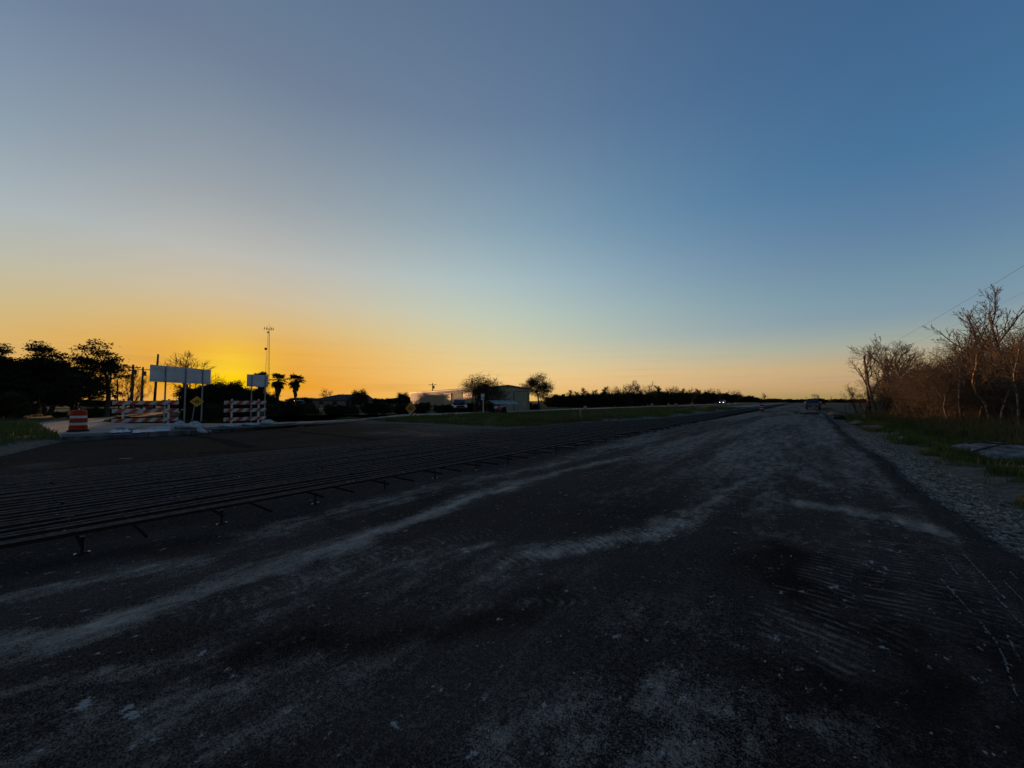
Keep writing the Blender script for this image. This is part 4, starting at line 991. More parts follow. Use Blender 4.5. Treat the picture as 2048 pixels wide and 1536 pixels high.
def panel_sign(name, label, px0, px1, d0_, d1_, z0a, z1a, posts, stiff):
    A = Vector((*W(px0, d0_), 0)); B = Vector((*W(px1, d1_), 0)); d = B - A; ln = d.length; rz = math.atan2(d.y, d.x)
    t = thing(name, label, 'sign', (A.x, A.y, CZ), rz)
    p = MB(); p.box(0, ln, -.02, .02, z0a - CZ, z1a - CZ, .004); p.build('panel', 'sign_back', t)
    for f in posts:
        p = MB(); p.box(ln * f - .03, ln * f + .03, -.082, -.022, -.1, z1a - CZ - .05, .005); p.build('post', 'galv', t)
    for zf in stiff:
        zz = z0a - CZ + (z1a - z0a) * zf
        p = MB(); p.box(.03, ln - .03, -.045, -.0215, zz - .03, zz + .03); p.build('stiffener', 'sign_back', t)
    return t
panel_sign('road_sign', 'long blank grey back of a road sign on three thin posts', 298.5, 420, 21.6, 25.4, 2.54, 3.50, (.22, .54, .84), (.18, .82))
panel_sign('road_sign', 'small blank grey back of a road sign on two posts', 493, 535.5, 24.6, 25.6, 2.38, 3.16, (.22, .86), (.2, .8))

def diamond(name, label, px, d, cz, half, m, post_px=None, rot=0.0, legend=True, z=CZ):
    x_, y_ = W(px, d); t = thing(name, label, 'sign', (x_, y_, z), math.atan2(y_, x_) - PI / 2 + rot)
    c = cz - z
    p = MB(); q = half; e = .04
    p.loft([[(0, -.006, c - q), (q, -.006, c), (0, -.006, c + q), (-q, -.006, c)], [(0, .006, c - q), (q, .006, c), (0, .006, c + q), (-q, .006, c)]]); p.build('panel', m, t)
    if legend:
        for zc, wd in ((.22, .30), (.0, .62), (-.22, .34)):
            nseg = 5
            for k in range(nseg):
                x0 = -wd * half + 2 * wd * half * k / nseg; p = MB(); p.box(x0, x0 + 2 * wd * half / nseg * .72, -.011, -.008, c + zc * half - .045 * half * 2, c + zc * half + .045 * half * 2); p.build('legend', 'legend_black', t)
    return t
def post(t, x0, x1, z1, m='galv', yy=.03, w_=.022, name='post'):
    p = MB(); p.loft([[(x0 - w_, yy - w_, -.1), (x0 + w_, yy - w_, -.1), (x0 + w_, yy + w_, -.1), (x0 - w_, yy + w_, -.1)], [(x1 - w_, yy - w_, z1), (x1 + w_, yy - w_, z1), (x1 + w_, yy + w_, z1), (x1 - w_, yy + w_, z1)]]); p.build(name, m, t)
t = diamond('diamond_sign', 'small yellow diamond warning sign between the two barricades', 394.5, 22.8, ZP(803, 22.8), .33, 'sign_yellow')
post(t, -.22, -.06, 1.45)
X_, Y_ = W(822, 34); zg = zat(X_, Y_)
t = diamond('diamond_sign', 'orange diamond road work sign on a striped stand in the grass', 822, 34, ZP(816.5, 34), .62, 'sign_orange', rot=.75, z=zg)
post(t, -.02, 0, ZP(806, 34) - zg, yy=.04)
for s_ in (-1, 1):
    p = MB(); p.tube([(0, .05, .3), (s_ * .5, .35 * s_, .0)], .018, 5); p.build('stand_leg', 'galv', t)
p = MB(); p.box(-.45, .45, -.06, -.03, -.14, .14, .004); p.build('stand_board', 'stripes', t, (0.18, 0, .26))

# sandbags and loose sheeting at the barricades
def sandbag(label, px, py, size, seed, m='sandbag', rz=0.0, z=CZ, grp='sandbags'):
    x_, y_ = G(px, py, z); r = random.Random(seed); mb = MB(); rings = []
    L_, w_, h_ = size
    for i in range(11):
        u = i / 10; q = math.sin(PI * min(max(u, .0), 1)) ** .45 if 0 < u < 1 else .12
        q = max(q, .16); rings.append([(L_ * (u - .5) + r.uniform(-.012, .012), math.cos(a_) * w_ / 2 * q * r.uniform(.93, 1.07), h_ * q * (.5 + .5 * math.sin(a_)) * (1 + .12 * math.sin(7 * u + seed)) * r.uniform(.94, 1.06)) for a_ in [2 * PI * k / 12 for k in range(12)]])
    mb.loft(rings); o = mb.build('sandbag', m, None, (x_, y_, z + .002), smooth=True); o.rotation_euler = (0, 0, YAW + rz)
    p = MB(); p.tube([(L_ * .5 - .02, 0, h_ * .4), (L_ * .5 + .06, .02, h_ * .45), (L_ * .5 + .11, -.02, h_ * .35)], [.03, .022, .05], 7); p.build('tied_end', m, o)
    return tag(o, label, 'sandbag', grp)
sandbag('pale sandbag slumped at the barricade foot nearest the drum', 256, 859, (.7, .42, .24), 1, rz=.2)
sandbag('flat pale sandbag under the long barricade post away from the drum', 322, 860, (.95, .5, .20), 2, rz=.1)
sandbag('plump white sandbag heaped against the post of the long sign', 358, 857, (.75, .5, .36), 3, rz=.5)
sandbag('plump white sandbag in front of the yellow diamond sign', 390, 857, (.85, .5, .32), 4, rz=-.1)
sandbag('crumpled white bag fallen off the kerb onto the apron', 404, 866.5, (.48, .35, .24), 5, rz=.7, z=-.01)
sandbag('grey sandbag at the shorter barricade foot away from the green bag', 456, 854, (.8, .45, .17), 6, rz=.05)
sandbag('grey sandbag under the shorter barricade', 500, 851, (.8, .45, .17), 7, rz=-.1)
sandbag('greenish sandbag at the foot of the shorter barricade', 536, 848.5, (.7, .45, .30), 8, m='sandbag_green', rz=.2)
def sheet(label, pxs, seed, z):
    P = [Vector((*G(*p, z), z)) for p in pxs]; r = random.Random(seed); mb = MB(); k = 14; rows = []
    for i in range(k + 1):
        u = i / k; a_ = P[0].lerp(P[1], u); b_ = P[3].lerp(P[2], u)
        rows.append([a_.lerp(b_, v / 5) + Vector((0, 0, .01 + .07 * abs(math.sin(u * 9 + v * 1.3 + seed)) * r.uniform(.3, 1) * (1 if 0 < v < 5 else .3))) for v in range(6)])
    mb.loft(rows, cap=False, closed=False); return tag(mb.build('plastic_sheet', 'sheeting', None, smooth=True), label, 'plastic sheet')
sheet('rumpled pale sheeting lying on the kerb below the long barricade', ((268, 866.5), (345, 861.5), (338, 857.5), (270, 861)), 2, CZ + .03)
sheet('dark rumpled sheeting folded over the kerb by the drum', ((222, 866.5), (264, 864), (258, 859), (226, 861)), 4, CZ + .03)
rock('concrete_chunk', 'pale flat chunk of concrete lying on the apron', (*G(597, 852.5), -.01), (.55, .2, .06), 'concrete_rubble', 4, cat='concrete')

# ------------------------------------------------------------------ poles, wires and the mast
def utility_pole(label, px, d, top_py, base_r=.14, lean=0.0, arm=True, transformer=False, px_top=None):
    x_, y_ = W(px, d); z0 = zat(x_, y_); h = ZP(top_py, d) - z0
    t = thing('utility_pole', label, 'utility pole', (x_, y_, z0), YAW)
    MB().tube([(0, 0, -.3), (lean * .5, 0, h * .5), (lean, 0, h)], [base_r, base_r * .85, base_r * .65], 9).build('shaft', 'pole_wood', t, smooth=True)
    if arm:
        p = MB(); p.box(-1.1, 1.1, -.06, .06, -.06, .06, .01); o = p.build('crossarm', 'pole_wood', t, (lean, .12, h - .5))
        for q in (-1, -.45, .45, 1):
            MB().lathe([(.03, .06), (.05, .09), (.03, .12), (.05, .15), (.02, .2)], 7, (q, 0)).build('insulator', 'steel_dark', o)
    if transformer:
        MB().lathe([(.2, -.9), (.22, -.85), (.22, -.15), (.18, -.1)], 10, (lean + .36, 0)).build('transformer', 'steel_dark', t, (0, 0, h - .7))
    return t
utility_pole('thicker of the twin utility poles, next to the flat-topped tree', 264, 62, 729, .22, 0, True, True)
utility_pole('thinner of the twin utility poles, next to the long blank sign', 284, 70, 734, .2, 0, True, True)
utility_pole('tall thin leaning utility pole behind one end of the long sign', 309, 64, 708, .2, .35, False)
utility_pole('thin utility pole standing behind the metal building', 865, 110, 766, .17, 0, True, True)
pl = utility_pole('leaning dark utility pole at the far end of the thicket', 1739, 54, 711, .16, -.55, False)
for k, (px, d, py) in enumerate(((1612, 330, 793), (1662, 300, 793), (1693, 260, 792))):
    utility_pole('tiny utility pole far off on the horizon', px, d, py, .16, 0, True)['group'] = 'utility poles on the horizon'
def wire(label, P, sag, r_):
    a_, b_ = Vector(P[0]), Vector(P[1]); mb = MB()
    mb.tube([a_.lerp(b_, u / 24) - Vector((0, 0, sag * 4 * (u / 24) * (1 - u / 24))) for u in range(25)], r_, 5); return tag(mb.build('power_line', 'wire'), label, 'power line')
pt = (*W(1731, 54), ZP(713, 54))
def W3(px, py, d): return (*W(px, d), ZP(py, d))
e1 = W3(2048, 514, 17.5); far1 = W3(1790, 676, 42)
dv = Vector(e1) - Vector(pt); wire('upper overhead wire running past the thicket to the leaning pole', (Vector(pt) + dv * 1.6, pt), .55, .006)
e2 = Vector(W3(2048, 570, 19)); dv = e2 - Vector((pt[0], pt[1], pt[2] - .9)); wire('lower faint overhead wire behind the thicket tree tops', (Vector((pt[0], pt[1], pt[2] - .9)) + dv * 1.5, (pt[0], pt[1], pt[2] - .9)), .5, .003)
P3 = [W3(264, 731, 62), W3(-300, 705, 50)]
wire('thin overhead wire leaving the twin poles over the dark evergreens', P3, .6, .012)

mx_, my_ = W(534.5, 250); t = thing('radio_mast', 'tall tapering lattice radio mast with antennas on top', 'radio mast', (mx_, my_, 0), .4)
hm = ZP(655, 250)
def mr(z): return 2.1 + (.42 - 2.1) * min(1, z / hm)
cor = lambda k, z: (mr(z) * math.cos(2 * PI * k / 3), mr(z) * math.sin(2 * PI * k / 3), z)
for k in range(3): MB().tube([cor(k, 0), cor(k, hm * .5), cor(k, hm)], [.07, .06, .05], 5).build('mast_leg', 'tower_steel', t)
z = 0; br = MB()
while z < hm - 1.2:
    st = max(1.8, mr(z) * 1.9)
    for k in range(3):
        br.tube([cor(k, z), cor((k + 1) % 3, min(hm, z + st))], .02, 4, False); br.tube([cor((k + 1) % 3, z), cor(k, min(hm, z + st))], .02, 4, False); br.tube([cor(k, z), cor((k + 1) % 3, z)], .02, 4, False)
    z += st
o = br.build('lattice_bracing', 'tower_steel', t)
p = MB(); p.tube([(0, 0, hm - .2), (0, 0, hm + 3)], .06, 5); p.build('lightning_rod', 'tower_steel', t)
for a_ in range(3):
    c_, s_ = math.cos(a_ * 2 * PI / 3 + .3), math.sin(a_ * 2 * PI / 3 + .3)
    p = MB(); p.tube([(c_ * .4, s_ * .4, hm - .6), (c_ * 1.9, s_ * 1.9, hm - .6)], .06, 4); p.tube([(c_ * 1.9 - s_ * 1.7, s_ * 1.9 + c_ * 1.7, hm - .6), (c_ * 1.9 + s_ * 1.7, s_ * 1.9 - c_ * 1.7, hm - .6)], .06, 4); p.build('antenna_arm', 'tower_steel', t)
    for q in (-1.6, 1.2):
        p = MB(); p.box(-.13, .13, -.1, .1, -.9, .9, .03); p.build('panel_antenna', 'steel_dark', t, (c_ * 2.05 - s_ * q, s_ * 2.05 + c_ * q, hm - .4))
p = MB(); p.lathe([(.1, -.3), (.8, -.1), (.85, .1), (.1, .2)], 12); o = p.build('dish', 'steel_dark', t, (-1.6, -.5, hm * .72)); o.rotation_euler = (PI / 2, 0, .5)
p = MB(); p.lathe([(.1, -.3), (.55, -.1), (.6, .1), (.1, .2)], 12); o = p.build('dish', 'steel_dark', t, (.2, -.9, hm - 3)); o.rotation_euler = (PI / 2, 0, .2)

# ------------------------------------------------------------------ metal building and what stands by it
Fc_, Rc_, Lc_ = Vector((*W(968, 52.5), 0)), Vector((*W(1059, 56), 0)), None
ux = (Rc_ - Fc_); gw_ = ux.length; ux.normalize(); rzb = math.atan2(ux.y, ux.x)
zb = -.02; eave = ZP(777.5, 56) - zb; apex = eave + .42; dep = 40.0
t = thing('metal_building', 'long low metal shop building with two tall doors in its gable', 'building', (Fc_.x, Fc_.y, zb), rzb)
def ribbed(name, pts_fn, n_, m, parent):
    mb = MB()
    for k in range(n_): mb.add(*pts_fn(k)); 
    return mb.build(name, m, parent)
g_ = MB(); g_.add([(0, 0, -.3), (gw_, 0, -.3), (gw_, 0, eave), (gw_ / 2, 0, apex), (0, 0, eave)], [(0, 1, 2, 3, 4)])
nr = 24
for k in range(nr):
    xk = (k + .5) * gw_ / nr; zt = eave + (apex - eave) * (1 - abs(xk / gw_ * 2 - 1)) - .1
    g_.box(xk - .03, xk + .03, -.025, 0.001, -.2, zt)
g_.build('gable_wall', 'metal_wall', t)
w2 = MB(); w2.add([(0, 0, -.3), (0, dep, -.3), (0, dep, eave), (0, 0, eave)], [(0, 3, 2, 1)])
for k in range(130):
    yk = (k + .5) * dep / 130; w2.box(-.03, .001, yk - .03, yk + .03, -.2, eave - .02)
w2.build('side_wall', 'metal_wall', t)
w3 = MB(); w3.box(gw_ - .02, gw_, .01, dep, -.3, eave - .002); w3.build('side_wall', 'metal_wall', t)
w4 = MB(); w4.add([(0, dep, -.3), (gw_, dep, -.3), (gw_, dep, eave), (gw_ / 2, dep, apex), (0, dep, eave)], [(4, 3, 2, 1, 0)]); w4.build('rear_wall', 'metal_wall', t)
for s_ in (0, 1):
    rf = MB(); xe = -.12 if s_ == 0 else gw_ + .12; ze = eave - .03
    rf.loft([[(xe, -.12, ze), (gw_ / 2, -.12, apex), (gw_ / 2, -.12, apex + .07), (xe, -.12, ze + .07)], [(xe, dep + .1, ze), (gw_ / 2, dep + .1, apex), (gw_ / 2, dep + .1, apex + .07), (xe, dep + .1, ze + .07)]]); rf.build('roof', 'roof_metal', t)
    tr = MB(); tr.loft([[(xe, -.15, ze - .12), (xe, -.15, ze + .08), (xe, -.121, ze + .08), (xe, -.121, ze - .12)], [(gw_ / 2, -.15, apex - .10), (gw_ / 2, -.15, apex + .09), (gw_ / 2, -.121, apex + .09), (gw_ / 2, -.121, apex - .10)]]); tr.build('gable_trim', 'metal_trim', t)
for x0, x1, z1 in ((.55, 2.15, 2.75), (gw_ - 2.55, gw_ - .35, 2.8)):
    dr = MB(); dr.box(x0, x1, -.07, -.03, -.05, z1); o = dr.build('door', 'metal_door', t)
    fr = MB(); fr.box(x0 - .1, x0 - .002, -.09, -.026, -.05, z1 + .1); fr.build('door_jamb', 'metal_trim', o); fr = MB(); fr.box(x1 + .002, x1 + .1, -.09, -.026, -.05, z1 + .1); fr.build('door_jamb', 'metal_trim', o)
    fr = MB(); fr.box(x0, x1, -.09, -.026, z1 + .002, z1 + .1); fr.build('door_header', 'metal_trim', o)
for y0 in (4.0, 13.0):
    dr = MB(); dr.box(-.07, -.035, y0, y0 + 3.4, -.05, 2.7); o = dr.build('door', 'metal_door', t)
    fr = MB(); fr.box(-.09, -.032, y0 - .12, y0 - .002, -.05, 2.8); fr.build('door_jamb', 'metal_trim', o); fr = MB(); fr.box(-.09, -.032, y0, y0 + 3.4, 2.702, 2.8); fr.build('door_header', 'metal_trim', o)
lb = MB(); lb.box(gw_ / 2 - .1, gw_ / 2 + .1, -.22, -.03, apex - .35, apex - .15, .02); lb.build('wall_lamp', 'metal_trim', t)

x_, y_ = W(1003, 46); zc = zat(x_, y_); t = thing('carport', 'low teal roofed carport on thin posts in front of the metal building', 'carport', (x_, y_, zc), rzb)
hc_ = ZP(808, 46) - zc
for q in (-1.35, 1.35):
    for p_ in (-1.2, 1.2): MB().tube([(q, p_, -.1), (q, p_, hc_)], .03, 6).build('post', 'galv', t)
rp = MB(); rp.loft([[(-1.6, -1.5, hc_), (-1.6, 0, hc_ + .38), (-1.6, 1.5, hc_), (-1.6, 1.5, hc_ + .04), (-1.6, 0, hc_ + .43), (-1.6, -1.5, hc_ + .04)], [(1.6, -1.5, hc_), (1.6, 0, hc_ + .38), (1.6, 1.5, hc_), (1.6, 1.5, hc_ + .04), (1.6, 0, hc_ + .43), (1.6, -1.5, hc_ + .04)]])
for k in range(16): xk = -1.55 + k * .205; rp.loft([[(xk - .02, -1.5, hc_ + .04), (xk + .02, -1.5, hc_ + .04), (xk, -1.5, hc_ + .075)], [(xk - .02, 0, hc_ + .43), (xk + .02, 0, hc_ + .43), (xk, 0, hc_ + .465)]])
rp.build('roof', 'teal_roof', t)
gbl = MB(); gbl.add([(-1.59, -1.5, hc_), (-1.59, 1.5, hc_), (-1.59, 0, hc_ + .38)], [(0, 1, 2)]); gbl.build('gable_panel', 'shingle', t)

# vehicles
def vehicle(name, label, cat, x_, y_, rz, paint, kind='suv', lights_on=False, z=None):
    z = zat(x_, y_) if z is None else z
    t = thing(name, label, cat, (x_, y_, z), rz)     # +y is the front
    Lh, wv, = (2.9, .98) if kind == 'pickup' else (2.4, .92)
    def ringz(y0, zb_, zt_, w_, in_=.06): return [(-w_ + in_, y0, zb_), (w_ - in_, y0, zb_), (w_, y0, zb_ + .18), (w_, y0, zt_ - .1), (w_ - .05, y0, zt_), (-w_ + .05, y0, zt_), (-w_, y0, zt_ - .1), (-w_, y0, zb_ + .18)]
    bd = MB()
    if kind == 'pickup':
        bd.loft([ringz(-Lh, .62, 1.08, wv - .03), ringz(-Lh + .06, .5, 1.12, wv), ringz(-.6, .38, 1.12, wv), ringz(.5, .36, 1.12, wv), ringz(1.5, .38, 1.14, wv), ringz(2.6, .42, 1.06, wv - .03), ringz(2.85, .5, .92, wv - .1)])
        cab = [(-.65, 1.10, .90), (-.45, 1.78, .74), (-.3, 1.84, .72), (.8, 1.82, .72), (1.05, 1.74, .73), (1.75, 1.12, .90)]
    else:
        bd.loft([ringz(-Lh, .55, .95, wv - .06), ringz(-Lh + .1, .42, 1.02, wv), ringz(-1.2, .33, 1.04, wv), ringz(.6, .33, 1.02, wv), ringz(1.9, .36, .92, wv - .02), ringz(2.35, .46, .78, wv - .12)])
        cab = [(-2.25, 1.0, .85), (-2.0, 1.58, .70), (-1.7, 1.68, .68), (.1, 1.66, .68), (.3, 1.6, .69), (1.15, 1.0, .86)]
    bd.build('body', paint, t, smooth=False)
    cb_ = MB(); cb_.loft([[(-w_, y0, 1.0), (w_, y0, 1.0), (w_, y0, z0), (-w_, y0, z0)] for y0, z0, w_ in cab]); co = cb_.build('cab', paint, t)
    yr0, zr0, wr0 = cab[0]; yr1, zr1, wr1 = cab[1]
    def pane(name_, q): p = MB(); p.add(q, [(0, 1, 2, 3)]); p.build(name_, 'glass_dark', co)
    e = .012
    pane('rear_window', [(-wr0 * .86, yr0 * .9 + yr1 * .1 - e, zr0 + .08), (wr0 * .86, yr0 * .9 + yr1 * .1 - e, zr0 + .08), (wr1 * .9, yr1 * .92 + yr0 * .08 - e - .01, zr1 - .07), (-wr1 * .9, yr1 * .92 + yr0 * .08 - e - .01, zr1 - .07)])
    yf0, zf0, wf0 = cab[-1]; yf1, zf1, wf1 = cab[-2]
    pane('windscreen', [(wf0 * .88, yf0 + e - .05, zf0 + .06), (-wf0 * .88, yf0 + e - .05, zf0 + .06), (-wf1 * .9, yf1 + e + .06, zf1 - .03), (wf1 * .9, yf1 + e + .06, zf1 - .03)])
    for s_ in (-1, 1):
        ya, yb_ = cab[1][0] + .25, cab[-2][0] - .1
        pane('side_window', [(s_ * (.885 + e), ya, 1.17), (s_ * (.885 + e), yb_ + .35, 1.17), (s_ * (.745 + e + .03), yb_, cab[2][1] - .14), (s_ * (.745 + e + .03), ya, cab[2][1] - .14)])
        m_ = MB(); m_.box(s_ * wv - .02 if s_ > 0 else s_ * wv - .22, s_ * wv + .22 if s_ > 0 else s_ * wv + .02, yb_ + .3, yb_ + .42, 1.12, 1.34, .03); m_.build('mirror', paint if kind != 'pickup' else 'chrome', t)
        tl = MB(); tl.box(s_ * (wv - .10) - .085, s_ * (wv - .10) + .085, -Lh - .012, -Lh + .1, .72, 1.02, .02); tl.build('tail_light', 'tail_red', t)
        hl = MB(); hl.box(s_ * (wv - .28) - .15, s_ * (wv - .28) + .15, Lh - .16, Lh + .0, .66, .84, .03); hl.build('headlight', 'lamp_on' if lights_on else 'chrome', t)
        for yw in (-Lh * .64, Lh * .63):
            R_ = .39 if kind == 'pickup' else .34
            wm = MB(); n_ = 18
            wm.loft([[(xo, yw + rr * math.cos(2 * PI * k / n_), R_ + rr * math.sin(2 * PI * k / n_)) for k in range(n_)] for xo, rr in ((s_ * (wv - .24), R_ * .7), (s_ * (wv - .24), R_ - .02), (s_ * (wv - .2), R_), (s_ * (wv - .04), R_), (s_ * (wv + .0), R_ - .03), (s_ * (wv + .0), R_ * .66))]); wo = wm.build('wheel', 'rubber', t)
            rm_ = MB(); rm_.loft([[(xo, yw + rr * math.cos(2 * PI * k / n_), R_ + rr * math.sin(2 * PI * k / n_)) for k in range(n_)] for xo, rr in ((s_ * (wv - .03), R_ * .64), (s_ * (wv + .005), R_ * .6), (s_ * (wv - .01), R_ * .2))]); rm_.build('rim', 'chrome', wo)
    bp_ = MB(); bp_.box(-wv + .04, wv - .04, -Lh - .12, -Lh + .02, .46, .62, .03); bp_.build('rear_bumper', 'steel_dark', t)
    fb = MB(); fb.box(-wv + .06, wv - .06, Lh - .12, Lh + .06, .40, .58, .03); fb.build('front_bumper', 'black_plastic' if kind != 'pickup' else 'chrome', t)
    gr_ = MB(); gr_.box(-.5, .5, Lh - .1, Lh + .015, .62, .82, .02); gr_.build('grille', 'black_plastic', t)
    if kind == 'pickup':
        tg = MB(); tg.box(-.76, .76, -Lh - .02, -Lh + .04, .64, 1.09, .015); tg.build('tailgate', 'car_grey', t)
        bed = MB(); bed.box(-.8, .8, -Lh + .1, -.75, 1.118, 1.128); bed.build('bed_floor', 'rubber', t)
    pl_ = MB(); pl_.box(-.15, .15, -Lh - .135, -Lh - .122, .48, .6); pl_.build('number_plate', 'white_paint', t)
    return t
x_, y_ = W(1625, 66)
vehicle('pickup_truck', 'dark pickup truck parked on the black road, seen from behind', 'pickup truck', x_, y_, .0, 'car_black', 'pickup', z=.004)
x_, y_ = W(1444.5, 160)
vehicle('car', 'oncoming car with both headlights lit far down the concrete road', 'car', x_, y_, PI, 'car_grey', 'suv', True, z=CZ + .01)
x_, y_ = W(919, 50)
vehicle('car', 'white car parked in the shade beside the metal building', 'car', x_, y_, rzb + PI * .9, 'car_white', 'suv')

# small things in front of the building
x_, y_ = W(966.5, 40.5); zz = zat(x_, y_); t = thing('sign_post', 'tall white post with small pale panels beside the concrete road', 'sign post', (x_, y_, zz), YAW); hp = ZP(788, 40.5) - zz
p = MB(); p.box(-.05, .05, -.05, .05, -.1, hp, .008); p.build('post', 'white_paint', t)
p = MB(); p.box(-.24, .14, -.08, -.055, hp - .3, hp + .02, .005); p.build('panel', 'white_paint', t); p = MB(); p.box(-.22, .1, -.08, -.055, hp - .62, hp - .36, .005); p.build('panel', 'white_paint', t)
x_, y_ = W(999, 41.5); zz = zat(x_, y_); t = thing('mailbox', 'small red mailbox stand in front of the carport', 'mailbox', (x_, y_, zz), YAW)
for q in (-.14, .14):
    p = MB(); p.box(q - .03, q + .03, -.03, .03, -.05, .62, .006); p.build('leg', 'red_paint', t)
p = MB(); p.loft([[(-.2, yq, .62), (.2, yq, .62), (.2, yq, .76), (.12, yq, .84), (-.12, yq, .84), (-.2, yq, .76)] for yq in (-.25, .25)]); p.build('box', 'red_paint', t); p = MB(); p.box(-.18, .18, -.265, -.252, .78, .82, .003); p.build('flap', 'white_paint', t)
x_, y_ = W(992, 44); rock('white_bag', 'white lumpy bag lying under the carport', (x_, y_, zat(x_, y_) + .7), (.28, .2, .22), 'sandbag', 3, cat='bag')
x_, y_ = W(996, 45); zz = zat(x_, y_); t = thing('garden_tractor', 'dark lawn tractor stored under the teal carport', 'tractor', (x_, y_, zz), rzb)
p = MB(); p.loft([[(xq, -.35, .35), (xq, .35, .35), (xq, .3, zt), (xq, -.3, zt)] for xq, zt in ((-.9, .7), (-.3, .85), (.0, .62), (.5, .62), (.9, .95))]); p.build('body', 'cloth_black', t)
for q, R_ in ((-.6, .22), (.55, .32)):
    for s_ in (-1, 1): p = MB(); p.loft([[(q + R_ * math.cos(2 * PI * k / 14), s_ * yq, R_ + R_ * math.sin(2 * PI * k / 14)) for k in range(14)] for yq in (.38, .55)]); p.build('wheel', 'rubber', t)
p = MB(); p.tube([(-.1, 0, .8), (.05, 0, 1.1)], .03, 6); p.lathe([(.16, 1.1), (.18, 1.12), (.16, 1.14)], 12, (.05, 0)); p.build('steering_wheel', 'rubber', t)
# stakes and delineators
def stake(label, px, py, h, m, w_=.022, lean=.0, ribbon=None, group=None):
    x_, y_ = G(px, py, -.05); zz = zat(x_, y_); t = thing('survey_stake', label, 'stake', (x_, y_, zz), YAW, group)
    p = MB(); p.loft([[(-w_, -.012, -.15), (w_, -.012, -.15), (w_, .012, -.15), (-w_, .012, -.15)], [(lean - w_, -.012, h), (lean + w_, -.012, h), (lean + w_, .012, h), (lean - w_, .012, h)]]); p.build('lath', m, t)
    if ribbon:
        p = MB(); p.box(lean * .6 - w_ - .02, lean * .6 + w_ + .02, -.02, .02, h * ribbon[0], h * ribbon[1], .004); p.build('ribbon', 'stake_pink', t)
    return t
stake('orange painted survey stake on the verge by the thicket', 1726, 840, .58, 'wood_stake', .05, .03, (.55, 1.0))
stake('pale survey stake with pink ribbon in the median grass', 1160, 842, .82, 'wood_stake', .04, .02, (.0, .35))
stake('grey thin stake beside the ribboned stake in the median', 1148, 838, .6, 'galv', .02, 0)
x_, y_ = W(1170, 52); zz = zat(x_, y_); t = thing('small_sign', 'small pink and white notice on the far edge of the median', 'sign', (x_, y_, zz), YAW); p = MB(); p.box(-.18, .18, -.012, .012, .3, .68, .004); p.build('panel', 'stake_pink', t); p = MB(); p.box(-.02, .02, .013, .03, -.1, .6); p.build('post', 'galv', t); p = MB(); p.box(-.16, .16, -.02, -.013, .48, .66); p.build('notice', 'band_white', t)
for px, d in ((1457, 140), (1470, 150), (1431, 128)):
    x_, y_ = W(px, d); t = thing('delineator', 'thin pale delineator post along the far concrete road', 'delineator', (x_, y_, zat(x_, y_)), YAW, 'delineators along the far road'); p = MB(); p.box(-.05, .05, -.02, .02, -.1, 1.0, .01); p.build('post', 'white_paint', t); p = MB(); p.box(-.052, .052, -.024, -.021, .8, .95); p.build('reflector', 'band_white', t)

# wire fence in front of the scrub, left of the building
P0, P1 = Vector((*W(545, 44), 0)), Vector((*W(860, 50), 0)); t = thing('wire_fence', 'old wooden post and wire fence in front of the dark scrub', 'fence', (0, 0, 0))
for k in range(27):
    q = P0.lerp(P1, k / 26); zz = zat(q.x, q.y); p = MB(); p.tube([(0, 0, -.2), (random.Random(k).uniform(-.05, .05), 0, 1.15 + random.Random(k + 50).uniform(-.12, .15))], [.055, .045], 7); p.build('post', 'pole_wood', t, (q.x, q.y, zz))
for h_ in (.4, .75, 1.08):
    p = MB(); p.tube([(P0.lerp(P1, k / 26).x, P0.lerp(P1, k / 26).y, zat(*P0.lerp(P1, k / 26).xy) + h_) for k in range(27)], .006, 3); p.build('strand', 'wire', t)
P0, P1 = Vector((*W(1690, 70), 0)), Vector((*W(1745, 120), 0)); t = thing('wire_fence', 'dark field fence beyond the far end of the thicket', 'fence', (0, 0, 0))
for k in range(12):
    q = P0.lerp(P1, k / 11); p = MB(); p.tube([(0, 0, -.2), (0, 0, 1.1)], .06, 6); p.build('post', 'pole_wood', t, (q.x, q.y, zat(q.x, q.y)))
for h_ in (.5, 1.0):
    p = MB(); p.tube([(P0.x, P0.y, h_ - .05), (P1.x, P1.y, h_ - .05)], .008, 3); p.build('strand', 'wire', t)

# dark house with hipped roof far behind the scrub
x_, y_ = W(688, 96); t = thing('house', 'dark house with low hipped roof behind the scrub', 'house', (x_, y_, 0), YAW + .15)
p = MB(); p.box(-6.0, 6.0, -4, 4, -.2, 1.75); p.build('wall', 'house_wall', t)
p = MB(); p.add([(-6.6, -4.6, 1.7), (6.6, -4.6, 1.7), (6.6, 4.6, 1.7), (-6.6, 4.6, 1.7), (-1.2, 0, 3.1), (5.6, 0, 3.1)], [(0, 1, 5, 4), (1, 2, 5), (2, 3, 4, 5), (3, 0, 4), (0, 3, 2, 1)]); p.build('roof', 'shingle', t)
for q in (-4, -1, 2, 4.4):
    p = MB(); p.box(q - .5, q + .5, -4.04, -4.01, .5, 1.4); o = p.build('window', 'glass_dark', t); p = MB(); p.box(q - .58, q + .58, -4.06, -4.02, .4, .49); p.build('sill', 'white_paint', o)
x_, y_ = W(598, 74)
vehicle('car', 'pale car half hidden in the scrub by the free standing palm', 'car', x_, y_, 1.2, 'car_grey', 'suv')

